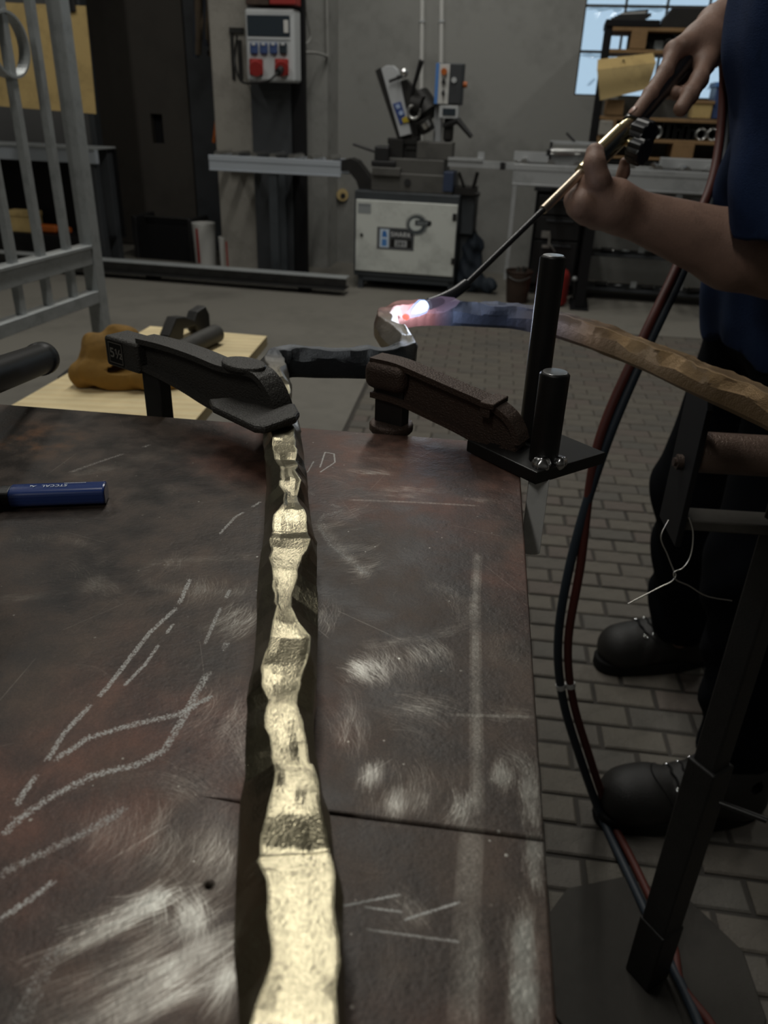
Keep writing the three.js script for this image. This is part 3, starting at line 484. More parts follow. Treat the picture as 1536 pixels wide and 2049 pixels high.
  for (let i = 0; i <= n; i++) {
    const t = i / n, p = curve.getPointAt(t), T = curve.getTangentAt(t), S = V(-T.z, 0, T.x), s = t * total - 0.10;
    const onTable = sst(sEnd + 0.03, sEnd - 0.02, s), sM = s, off = lat(p);
    const L0 = lerp(-fl(s), at(keysM, sM, 'l') - off, onTable), R0 = lerp(fr(s), at(keysM, sM, 'r') - off, onTable), tL_ = lerp(-tl2(s), at(keysT, s, 'l') - off, onTable), tR_ = lerp(tr2(s), at(keysT, s, 'r') - off, onTable);
    let tL = tL_, tR = tR_; const hC = topH(s, dC); let h = hC; for (const [q, d, w] of ledges) { const x = s - q; if (x > 0 && x < 0.03) h -= d * sst(0, 0.0008, x) * (1 - sst(w * 0.5, 0.02, x)); else if (x <= 0 && x > -0.01) h -= d * 0.25 * sst(-0.01, 0, x); }
    const hl = h + 0.75 * (topH(s, dA) - hC), hr = h + 0.75 * (topH(s, dB) - hC);
    tL += eL(s); tR += eR(s);
    const kl = Math.min(hb(s), hl - 0.004), kr = Math.min(hb2(s), hr - 0.004), sl = scL(s), sr = scR(s);
    const ring = [[-Math.min(bl(s), -L0), 0], [L0 * 0.985, 0.004], [L0, kl * 0.75], [L0, kl], [lerp(L0, tL, 0.3) + sl, lerp(kl, hl, 0.3) + sl * 0.6], [lerp(L0, tL, 0.65) + sl, lerp(kl, hl, 0.65) + sl * 0.6], [tL - 0.0004, hl - 0.0007], [tL, hl - 0.0002], [tL + 0.0009, hl],
      [lerp(tL, tR, 0.25), lerp(hl, hr, 0.25) - 0.0006 * (noise3(s * 60, 1, 0))], [lerp(tL, tR, 0.5), lerp(hl, hr, 0.5) - 0.0009 * noise3(s * 50, 5, 0)], [lerp(tL, tR, 0.75), lerp(hl, hr, 0.75) - 0.0006 * noise3(s * 60, 9, 0)],
      [tR - 0.0009, hr], [tR, hr - 0.0002], [tR + 0.0004, hr - 0.0007], [lerp(tR, R0, 0.35) - sr, lerp(hr, kr, 0.35) + sr * 0.6], [lerp(tR, R0, 0.7) - sr, lerp(hr, kr, 0.7) + sr * 0.6], [R0, kr], [R0, kr * 0.75], [R0 * 0.985, 0.004], [Math.min(br(s), R0), 0], [0, 0]];
    const cl = tint(s);
    ring.forEach(([x, y], k) => { P.push(p.x + S.x * x, TOP + 0.0003 + y, p.z + S.z * x); const m = 0.9 + 0.2 * fbm(s * 40, k * 0.25, 3, 3); Cc.push(cl[0] * m, cl[1] * m, cl[2] * m); UVs.push(s, k * 0.004); });
  }
  void up;
  for (let i = 0; i < n; i++) for (let k = 0; k < NR; k++) { const a = i * NR + k, b = i * NR + (k + 1) % NR, c = a + NR, d = b + NR; (i * step - 0.10 < sEnd + 0.06 ? I : I2).push(a, b, c, b, d, c); }
  for (const e of [0, n]) for (let k = 1; k < NR - 1; k++) { const o = e * NR; if (e) I2.push(o, o + k, o + k + 1); else I.push(o, o + k + 1, o + k); }
  const mk2 = (ix) => { const g = new THREE.BufferGeometry(); g.setAttribute('position', new THREE.Float32BufferAttribute(P, 3)); g.setAttribute('color', new THREE.Float32BufferAttribute(Cc, 3)); g.setAttribute('uv', new THREE.Float32BufferAttribute(UVs, 2)); g.setIndex(ix); return toCreasedNormals(g, 0.27); };
  const hammered = tex(256, (i, j) => [0.5 * nAt(N3, i, j) + 0.5 * nAt(N2, i * 2, j * 2)], false, 0.018);
  const m = mat('forged', [1, 1, 1], { vertexColors: true, metalness: 1, roughness: 0.27, bumpMap: hammered, bumpScale: 0.00016 });
  const root = thing('forged_frame', 'long hammered steel bar with tempering colours, bent into a frame and clamped to the table', 'forging', V(0, 0, 0));
  obj('bright_bar', mk2(I), m, root, true).userData.label = 'pale golden bright hammered length';
  const m2 = mat('forgedScale', [1, 1, 1], { vertexColors: true, metalness: 0.75, roughness: 0.46, bumpMap: hammered, bumpScale: 0.0003 });
  obj('tempered_bar', mk2(I2), m2, root, true).userData.label = 'blue, violet and brown tempered length';
}
/* ================================================ clamps, jig, lighter, pipe, board, gate, stand */
function ribbon(pts, w, t) {   // a flat strip of width w and thickness t that follows an outline in x, y (mitred at its corners)
  const P = [], I = [], n = pts.length;
  pts.forEach(([x, y], i) => { const a = pts[Math.max(i - 1, 0)], b = pts[Math.min(i + 1, n - 1)], l = Math.hypot(b[0] - a[0], b[1] - a[1]), nx = -(b[1] - a[1]) / l * t / 2, ny = (b[0] - a[0]) / l * t / 2; P.push(x + nx, y + ny, w / 2, x + nx, y + ny, -w / 2, x - nx, y - ny, -w / 2, x - nx, y - ny, w / 2); });
  for (let i = 0; i < n - 1; i++) for (let k = 0; k < 4; k++) { const a = i * 4 + k, b = i * 4 + (k + 1) % 4; I.push(a, a + 4, b, b, a + 4, b + 4); }
  I.push(0, 1, 2, 0, 2, 3); const e = (n - 1) * 4; I.push(e, e + 2, e + 1, e, e + 3, e + 2);
  const g = new THREE.BufferGeometry(); g.setAttribute('position', new THREE.Float32BufferAttribute(P, 3)); g.setIndex(I); return toCreasedNormals(g, 0.6);
}
const smooth = (pts, n = 40) => new THREE.CatmullRomCurve3(pts.map((p) => V(p[0], p[1], 0)), false, 'centripetal').getPoints(n).map((v) => [v.x, v.y]);
function clampArm(name, label, head, tip, o) {
  // head: where the rail passes, tip: where the foot presses; x runs along the arm, outlines are read in the upright plane through both
  const d = tip.clone().sub(head).setY(0), L = d.length(), ex = d.clone().normalize(), nz = V(-ex.z, 0, ex.x), g = thing(name, label, 'clamp', V(head.x, tip.y, head.z), -Math.atan2(d.z, d.x), 'screw clamps on the table edge');
  const pix = ([x, y]) => { const r = dirOf(x, y), t = head.clone().sub(EYE).dot(nz) / r.dot(nz), p = EYE.clone().addScaledVector(r, t); return [p.clone().sub(head).dot(ex), p.y - tip.y]; };
  const top = smooth(o.top.map(pix), 30), bot = smooth(o.bot.map(pix), 24), m = o.mat;
  obj('arm_web', prism([...bot, ...top.slice().reverse()], 0.007, 0.0008).translate(0, 0, -0.0035), m, g);
  obj('top_flange', ribbon(top, o.flange, 0.0042), m, g); obj('bottom_flange', ribbon(bot, o.flange, 0.0042), m, g);
  const [hx0, hy0] = pix(o.head[0]), [hx1, hy1] = pix(o.head[1]);
  obj('head', bx(hx0, hy1, -o.headW, hx1, hy0, o.headW, o.round ? 0.008 : 0.003), m, g);
  if (o.foot) { const q = o.foot.map(([x, y]) => { const p = onY(x, y, tip.y + 0.006).sub(head); return [p.dot(ex), -p.dot(nz)]; }); obj('foot', prism(THREE.ShapeUtils.area(q.map((v) => new THREE.Vector2(...v))) < 0 ? q.reverse() : q, 0.006, 0.002).rotateX(-Math.PI / 2), m, g); }
  if (o.ear) { const q = o.ear.map(pix), c = [(q[0][0] + q[1][0]) / 2, (q[0][1] + q[1][1]) / 2], a = Math.abs(q[1][0] - q[0][0]) / 2; obj('anvil_ear', prism(Array.from({ length: 24 }, (_, k) => [c[0] + a * Math.cos(k / 12 * Math.PI), 0.0125 * Math.sin(k / 12 * Math.PI)]), 0.0042, 0.0014).rotateX(-Math.PI / 2).translate(0, c[1], 0), m, g); }
  if (o.lug) { const c = pix(o.lug); obj('anvil_ear', [bx(c[0] - 0.004, c[1] - 0.008, -0.011, c[0] + 0.004, c[1], 0.011, 0.001), bx(c[0] - 0.004, c[1] - 0.001, -0.012, c[0] + 0.007, c[1] + 0.0035, 0.012, 0.001)], m, g); }
  const tb = -(tip.y - TOP);
  obj('rail', bx(-o.rail, tb - 0.16, -0.0055, o.rail, hy1 + 0.004, 0.0055, 0.0012), 'darkSteel', g);
  const yU = tb - 0.075;
  obj('sliding_arm', [bx(-0.017, yU - 0.05, -0.012, 0.017, yU - 0.015, 0.012, 0.003), bx(0.016, yU - 0.042, -0.007, L - 0.01, yU - 0.022, 0.007, 0.003)], m, g);
  obj('spindle', [rod(V(L - 0.018, yU - 0.12, 0), V(L - 0.018, tb - 0.03, 0), 0.006), rod(V(L - 0.018, tb - 0.0306, 0), V(L - 0.018, tb - 0.0215, 0), 0.013)], 'darkSteel', g);
  if (o.collar) obj('collar', lathe([[0.0001, 0], [0.0155, 0], [0.017, 0.002], [0.017, 0.006], [0.0155, 0.008], [0.0001, 0.008]], 24).translate(0, tb - 0.004, 0), m, g);
  if (o.plate) { // size plate cast on the head
    const t = canvasTex(64, 64, (c) => { c.fillStyle = '#1b1a18'; c.fillRect(0, 0, 64, 64); c.strokeStyle = '#7a766f'; c.lineWidth = 3; c.strokeRect(5, 5, 54, 54); c.fillStyle = '#928e86'; c.font = 'bold 36px sans-serif'; c.fillText('5½', 8, 45); });
    const s = obj('size_plate', new THREE.PlaneGeometry(0.019, 0.019), mat('sizePlate', [1, 1, 1], { map: t, roughness: 0.5, metalness: 0.4 }), g, true); s.position.set(hx0 + 0.014, (hy0 + hy1) / 2, o.headW + 0.0003);
  }
  return g;
}
{
  // first clamp presses the forged bar, its rail stands just behind the table edge
  const hp = tab(...tabOf(onY(303, 829, TOP))).addScaledVector(lT, 0.016), tp = onY(556, 842, TOP + BH).addScaledVector(lT, 0.012);
  clampArm('screw_clamp', 'black cast iron clamp with a square head and numbered size plate, pressing the forged bar', hp, tp.setY(TOP + BH + 0.0008), { top: [[290, 678], [340, 690], [400, 710], [455, 732], [490, 738], [522, 746], [543, 770], [558, 800], [566, 824]], bot: [[290, 728], [320, 740], [380, 772], [430, 803], [480, 826], [535, 838], [560, 834]], head: [[231, 664], [304, 744]], headW: 0.012, rail: 0.0105, flange: 0.018, mat: M.castIron, ear: [[452, 735], [525, 737]], foot: [[418, 797], [424, 811], [508, 851], [530, 853], [592, 832], [599, 822], [590, 806], [548, 806], [480, 792]], plate: true });
  const hp2 = tab(...tabOf(onY(778, 866, TOP))).addScaledVector(lT, 0.014), tp2 = onY(1022, 893, TOP + 0.009);
  clampArm('screw_clamp', 'brown cast iron clamp with a rounded head, pressing the black jig plate', hp2, tp2.setY(TOP + 0.010), { top: [[752, 716], [800, 727], [860, 752], [920, 778], [975, 802], [1000, 815], [1022, 834], [1037, 860], [1044, 884]], bot: [[752, 784], [800, 797], [860, 824], [920, 853], [955, 872], [985, 888], [1010, 894], [1040, 891]], head: [[742, 712], [822, 788]], headW: 0.0125, rail: 0.0125, flange: 0.017, mat: M.rustIron, round: true, collar: true, lug: [984, 806] });
}
{ // bending jig: plate, two round pins, welds, flat tongue
  const A = onY(935, 881, TOP + 0.009), B = onY(1074, 947, TOP + 0.009), C = onY(1211, 906, TOP + 0.009), D = A.clone().add(C).sub(B);
  const o = A.clone().add(B).add(C).add(D).multiplyScalar(0.25); o.y = TOP;
  const g = thing('bending_jig', 'black steel bending jig: plate with two upright round pins on the table corner', 'jig', o);
  const P = [A, B, C, D].map((p) => [p.x - o.x, -(p.z - o.z)]);
  obj('plate', prism(P, 0.009, 0.0008).rotateX(-Math.PI / 2).translate(0, 0.0004, 0), 'darkRod', g);
  const pin = (nm, px, py, r, h, mm) => { const b = onY(px, py, TOP + 0.009).sub(o); obj(nm, lathe([[0.0001, 0], [r, 0], [r, h - 0.0015], [r - 0.0015, h], [r - 0.0022, h], [0.0001, h]], 40).translate(b.x, 0.009, b.z), mm, g); obj('ground_end', lathe([[0.0001, 0.0004], [r - 0.002, 0.0004], [r - 0.002, 0], [0.0001, 0]].reverse(), 36).translate(b.x, 0.009 + h, b.z), 'groundSteel', g); return b; };
  const s = pin('short_pin', 1086, 921, 0.0098, 0.062, 'darkRod');
  const t = pin('tall_pin', 1060, 878, 0.0086, 0.128, 'darkRod');
  const weld = (p, dx, dz, r) => { const c = V(p.x + dx, 0.0105, p.z + dz); const f = (x, y, z) => Math.hypot((x - c.x), (y - c.y) * 1.15, z - c.z) - r - 0.0006 * Math.sin(x * 700) * Math.sin(z * 800); obj('weld_bead', surfNet(f, c.clone().addScalar(-r * 1.5), c.clone().addScalar(r * 1.5), r / 7), 'weld', g); };
  weld(s, -0.003, 0.0105, 0.0066); weld(s, 0.0095, 0.006, 0.0056); weld(t, -0.0085, 0.004, 0.0048);
  const fa = onY(1072, 965, TOP), tg = V(fa.x - o.x, 0, fa.z - o.z);
  const wv = [0.0072, 0.003];
  const fc = tabOf(onY(1073, 965, TOP - 0.003)), top = tab(0.0122, fc[1], TOP).sub(o), bot = tab(0.0098, fc[1], TOP - 0.052).sub(o);
  void tg; void wv;
  const q = prism([[-0.0068, -0.054], [-0.0045, -0.0552], [0, -0.0556], [0.0045, -0.0552], [0.0068, -0.054], [0.0068, 0.001], [-0.0068, 0.001]], 0.004, 0.0006).rotateX(-0.08).rotateY(-YT).translate(top.x, 0, top.z);
  void bot; obj('flat_tongue', q, 'flatSteel', g);
}
{ // disposable lighter
  const a = onY(213, 985, TOP + 0.006), b = onY(22, 992, TOP + 0.006), d = a.clone().sub(b).setY(0), L = d.length();
  const g = thing('lighter', 'blue plastic disposable lighter with white print lying on the table', 'lighter', V(b.x, TOP, b.z), -Math.atan2(d.z, d.x));
  const H = 0.0115, Wd = 0.0215; // lies flat: height of the oval body, width across the table
  const oval = (w, h) => Array.from({ length: 28 }, (_, k) => { const t = k / 14 * Math.PI, c = Math.cos(t), s = Math.sin(t); return [Math.sign(c) * Math.pow(Math.abs(c), 0.62) * w / 2, Math.sign(s) * Math.pow(Math.abs(s), 0.62) * h / 2]; });
  const Wx = 0.0150;
  void Wd;
  obj('body', prism(oval(Wx, H), L, 0.0011).rotateY(Math.PI / 2).translate(0, H / 2 + 0.0002, 0), 'lighterBlue', g);
  obj('collar', prism(oval(Wx - 0.0012, H - 0.0010), 0.006, 0.0005).rotateY(Math.PI / 2).translate(-0.0058, H / 2 + 0.0002, 0), 'blackPlastic', g);
  obj('metal_hood', [bx(-0.018, 0.0016, -0.0058, -0.0056, H - 0.0012, 0.0058, 0.0015)], 'darkSteel', g);
  obj('spark_wheel', new THREE.CylinderGeometry(0.0042, 0.0042, 0.006, 18).rotateX(Math.PI / 2).translate(-0.012, H - 0.001, -0.002), 'blackPlastic', g);
  obj('thumb_lever', bx(-0.016, 0.002, 0.0045, -0.004, 0.008, 0.0082, 0.001), 'blackPlastic', g);
  const t = canvasTex(512, 128, (c) => { c.clearRect(0, 0, 512, 128); c.save(); c.translate(512, 128); c.rotate(Math.PI); c.fillStyle = '#c9d2e2'; c.font = 'bold 60px sans-serif'; c.fillText('STCCAL', 150, 58); c.font = 'bold 22px sans-serif'; c.fillText('KUNSTSCHMIEDE', 6, 88); c.beginPath(); c.moveTo(400, 60); c.lineTo(425, 18); c.lineTo(437, 44); c.lineTo(452, 30); c.lineTo(456, 62); c.lineTo(436, 58); c.lineTo(426, 44); c.closePath(); c.fill(); c.restore(); });
  const pr = obj('white_print', new THREE.PlaneGeometry(0.036, 0.0085), mat('lighterPrint', [1, 1, 1], { map: t, transparent: true, alphaTest: 0.4, roughness: 0.4 }), g, true);
  pr.rotation.x = -Math.PI / 2; pr.position.set(L * 0.47, H + 0.0005, -0.0012);
}
{ // pipe end that reaches in from a vice beside the table
  const e = atD(88, 716, 0.66), s = atD(-300, 858, 0.40);
  const g = thing('pipe_lever', 'black steel pipe lever with a ridged end, sticking out over the table edge', 'pipe', s);
  const o = V(0, 0, 0), q = e.clone().sub(s), u = q.clone().normalize();
  obj('pipe', along(lathe([[0.009, 0], [0.0125, 0], [0.0125, q.length() - 0.012], [0.0138, q.length() - 0.010], [0.0138, q.length() - 0.002], [0.0125, q.length()], [0.009, q.length()], [0.009, 0]], 30), o, q), 'darkRod', g);
  obj('end_plug', along(new THREE.CylinderGeometry(0.009, 0.009, 0.004, 24).translate(0, q.length() - 0.004, 0), o, q), 'blackPaint', g);
  obj('clamp_block', bx(-0.06, TOP - s.y + 0.0005, -0.03, 0.03, 0.03, 0.04, 0.006), 'castIron', g); void u;
}
{ // pine board on a low trestle behind the table
  const hB = 0.70, c = [[30, 806], [410, 832], [534, 672], [300, 652]].map(([x, y]) => onY(x, y, hB)), o = c.reduce((a, b) => a.add(b), V(0, 0, 0)).multiplyScalar(0.25).setY(hB);
  const g = thing('pine_board', 'pale pine board lying flat on a trestle behind the welding table', 'board', o);
  // extend the near edge under the table line so that it reads as a long board
  const ext = c[0].clone().sub(c[3]).setY(0).multiplyScalar(0.25), P = [c[0].clone().add(ext), c[1].clone().add(ext), c[2], c[3]];
  obj('plank', prism(P.map((p) => [p.x - o.x, -(p.z - o.z)]), 0.022, 0.0015).rotateX(-Math.PI / 2).translate(0, -0.022, 0), 'pine', g);
  const tr = thing('trestle', 'dark steel trestle carrying the pine board behind the welding table', 'trestle', V(o.x, 0, o.z));
  obj('top_beam', bx(-0.2, hB - 0.07, -0.03, 0.2, hB - 0.0225, 0.03, 0.004), 'darkSteel', tr);
  for (const sx of [-1, 1]) for (const sz of [-1, 1]) obj('leg', bar(V(sx * 0.16, hB - 0.071, sz * 0.02), V(sx * 0.19, 0, sz * 0.20), 0.03, 0.03), 'darkSteel', tr);
  // leather welding glove thrown on it, and a pair of pliers and a torch handle
  const gc = onY(235, 786, hB), gR = onY(335, 770, hB).sub(onY(140, 770, hB)).length() / 2;
  const dx = onY(335, 770, hB).sub(onY(140, 770, hB)).normalize(), back = lT.clone();
  const at = (a, b, y) => gc.clone().addScaledVector(dx, a * gR).addScaledVector(back, b * gR).setY(hB + y * gR);
  const L = [[at(-0.55, 0.75, 0.75), at(-0.05, 0.9, 0.9), gR * 0.34, gR * 0.3], [at(-0.75, 0.35, 0.30), at(0.55, 0.25, 0.24), gR * 0.30, gR * 0.25], [at(-0.65, 0.65, 0.55), at(-0.15, 0.75, 0.72), gR * 0.36, gR * 0.34], [at(-0.6, 0.8, 0.3), at(0.7, 0.8, 0.3), gR * 0.42, gR * 0.38], [at(0.15, 0.95, 0.6), at(0.85, 0.55, 0.25), gR * 0.30, gR * 0.22], [at(0.2, 0.2, 0.17), at(1.25, 0.35, 0.16), gR * 0.18, gR * 0.15], [at(-0.85, 0.5, 0.22), at(-0.55, 1.0, 0.22), gR * 0.2]];
  const bf = blend(caps(L), gR * 0.16), cre = at(0.05, 0.3, 0.42);
  const f = (x, y, z) => { const q = bf(x, y, z), w = 0.05 * gR * Math.sin((x - gc.x) / gR * 7 + (y - hB) / gR * 5 + 2.2 * Math.sin((z - gc.z) / gR * 4)) + 0.06 * gR * (fbm((x - gc.x) / gR * 3, (y - hB) / gR * 3, (z - gc.z) / gR * 3, 3) - 0.5), hol = Math.hypot((x - cre.x) * 0.7, (y - cre.y) * 3.4, z - cre.z) - gR * 0.30; return Math.max(Math.max(q + w, -hol), hB + 0.001 - y); };
  const [lo, hi] = boundsOf(L, gR * 0.55);
  const gl = obj('leather_glove', surfNet(f, lo, hi, gR / 34), 'leather'); tag(gl, 'crumpled tan leather welding glove on the pine board', 'glove');
  const t0 = onY(362, 700, hB + 0.02), t1 = onY(432, 667, hB + 0.02);
  const tg = thing('grip_handle', 'grey cylindrical tool handle lying on the pine board', 'tool', t0.clone().setY(hB));
  obj('handle', rod(V(0, 0.0195, 0), t1.clone().sub(t0).setY(0.0195), 0.0185, 0.019), 'castIron', tg); obj('ferrule', rod(V(0, 0.0195, 0).addScaledVector(t1.clone().sub(t0).normalize(), -0.03).setY(0.0195), V(0, 0.0195, 0), 0.014, 0.0155), 'brightSteel', tg);
  const p0 = onY(330, 690, hB), p1 = onY(412, 655, hB), pg = thing('pipe_wrench', 'black jaw wrench lying on the pine board beside the handle', 'wrench', p0.clone());
  const q = p1.clone().sub(p0).setY(0), Lq = q.length(); pg.rotation.y = -Math.atan2(q.z, q.x);
  obj('jaw', prism([[0, 0], [Lq * 0.32, 0], [Lq * 0.36, 0.02], [Lq * 0.62, 0.018], [Lq * 0.66, 0.002], [Lq, 0.0], [Lq, 0.03], [Lq * 0.92, 0.05], [Lq * 0.70, 0.045], [Lq * 0.62, 0.03], [Lq * 0.4, 0.045], [Lq * 0.2, 0.05], [0, 0.02]], 0.024, 0.003).translate(0, 0.0005, -0.012), 'blackIron', pg);
  obj('shank', bx(-0.07, 0.0005, -0.010, 0.01, 0.018, 0.010, 0.004), 'blackIron', pg);
}
{ // galvanised fence panel with a ring, standing on its leg
  const dep = 2.35, pTop = atD(180, 487, dep), pt = V(pTop.x, 0, pTop.z);             // the end post
  const hR = pTop.y, l = onY(0, 532, hR), dir = l.clone().sub(pTop).setY(0).normalize();
  const g = thing('gate_panel', 'galvanised steel gate panel with square pickets and a decorative ring', 'gate', pt, -Math.atan2(-dir.z, -dir.x));
  // local x: from the far left end (negative) to the post at 0
  const hB = onY(190, 580, 0) && (() => { const d = dirOf(193, 578), t = (pt.z - EYE.z) / d.z; return EYE.y + d.y * t; })();
  const Lg = 1.5, rail = 0.04;
  obj('end_post', bx(-0.022, 0, -0.022, 0.022, 2.35, 0.022, 0.003), 'galv', g);
  const railBar = (y, w, h) => bx(-Lg, y - h, -w / 2, -0.0225, y, w / 2, 0.002);
  obj('rail', [railBar(hR, 0.045, 0.010), railBar(hR - 0.0101, 0.034, 0.046)], 'galv', g);
  obj('rail', [railBar(hB, 0.045, 0.036)], 'galv', g);
  obj('rail', [railBar(2.3, 0.045, 0.036)], 'galv', g);
  const sp = 0.118;
  for (let i = 1; i * sp < Lg; i++) { const c = [-i * sp, 0]; obj('picket', bx(c[0] - 0.0105, hB + 0.0005, -0.0105, c[0] + 0.0105, 2.262, 0.0105, 0.0015), 'galv', g); }
  // ring between pickets at eye height: flat strip bent to a hoop, its point below
  const rp = pt.clone().addScaledVector(dir, 2 * sp), rt = rp.dot(V(0, 0, 1)) / dirOf(33, 90).z, rc = V(-2 * sp, EYE.y + dirOf(33, 90).y * rt, 0.0);
  const hoop = []; for (let k = 0; k <= 40; k++) { const t = k / 40 * 2 * Math.PI, r = 0.070; hoop.push(V(rc.x + r * Math.sin(t) * 0.98, rc.y + r * Math.cos(t), 0)); }
  const gs = []; for (let k = 0; k < 40; k++) gs.push(bar(hoop[k], hoop[k + 1], 0.030, 0.006, hoop[k].clone().sub(V(rc.x, rc.y, 0))));
  obj('ring', gs.map((q) => q.translate(0, 0, 0.0)), 'galv', g);
}
{ // roller stand
  const b = onY(1292, 1948, 0.008), g = thing('roller_stand', 'rusty roller stand with a black square post, round floor plate and brown roller', 'roller stand', V(b.x, 0, b.z), -YT + 0.05);
  obj('floor_plate', lathe([[0.0001, 0.0008], [0.166, 0.0008], [0.168, 0.003], [0.168, 0.006], [0.165, 0.008], [0.0001, 0.008]], 10), mat('floorPlate', [0.042, 0.038, 0.032], { map: G1, roughness: 0.75, metalness: 0.2, bumpMap: B1, bumpScale: 0.001 }), g);
  const sq = (w, y0, y1) => bx(-w / 2, y0, -w / 2, w / 2, y1, w / 2, 0.003).rotateY(0.62);
  obj('outer_post', sq(0.040, 0.0082, 0.44), 'blackIron', g);
  obj('foot_socket', sq(0.044, 0.0081, 0.13), 'blackIron', g);
  obj('inner_post', sq(0.031, 0.435, 0.815), 'blackIron', g);
  obj('clamp_screw', rod(V(0.01, 0.40, 0.028), V(0.06, 0.40, 0.05), 0.004), 'darkSteel', g);
  // the head: pixel places on the plane through the post
  const P = (x, y) => { const d = dirOf(x, y), t = (b.z + 0.0 - EYE.z) / d.z, p = EYE.clone().addScaledVector(d, t); return V(p.x - b.x, p.y, 0); };
  const r0 = P(1412, 925), xs = r0.x, yR = P(1470, 912).y, pt = P(1395, 778).y, pbm = P(1340, 1052).y;
  obj('cross_bar', bx(xs - 0.0145, pbm + 0.0, -0.016, xs + 0.30, pbm + 0.012, 0.016, 0.002), mat('crossBar', [0.10, 0.093, 0.082], { map: G3, roughness: 0.5, metalness: 0.6 }), g);
  for (const [s, nm] of [[xs - 0.018, 'side_plate'], [xs + 0.165, 'side_plate']]) obj(nm, prism([[-0.034, pbm - 0.01], [0.034, pbm - 0.01], [0.034, pt - 0.012], [0.026, pt], [-0.026, pt], [-0.034, pt - 0.012]], 0.006, 0.001).rotateY(Math.PI / 2).translate(s - 0.003, 0, 0), 'blackPaint', g);
  obj('roller', along(lathe([[0.0001, 0], [0.018, 0], [0.0208, 0.002], [0.0208, 0.168], [0.018, 0.170], [0.0001, 0.170]], 36), V(xs - 0.011, yR, 0), V(xs + 0.159, yR, 0)), 'rollerBrown', g);
  const ax = obj('axle_bolt', [rod(V(xs - 0.030, yR - 0.012, 0.0), V(xs - 0.013, yR - 0.012, 0.0), 0.0045), along(new THREE.CylinderGeometry(0.008, 0.008, 0.006, 6).translate(0, 0.003, 0), V(xs - 0.027, yR - 0.012, 0), V(xs - 0.021, yR - 0.012, 0))], 'rustIron', g); void ax;
  // binding wires
  const wp = [[1337, 1040], [1322, 1075], [1335, 1110], [1348, 1143], [1352, 1150], [1345, 1162], [1320, 1175], [1256, 1208]].map(([x, y]) => atD(x, y, 0.775)), wq = [[1378, 1035], [1386, 1065], [1380, 1115], [1364, 1138], [1348, 1145], [1350, 1158], [1378, 1172], [1412, 1192], [1464, 1202]].map(([x, y]) => atD(x, y, 0.765));
  const wi = obj('binding_wire', [tube(wp, 0.0007, 80, 6), tube(wq, 0.0007, 80, 6)], 'wire'); tag(wi, 'twisted thin tie wire hanging from the roller stand head', 'wire');
}
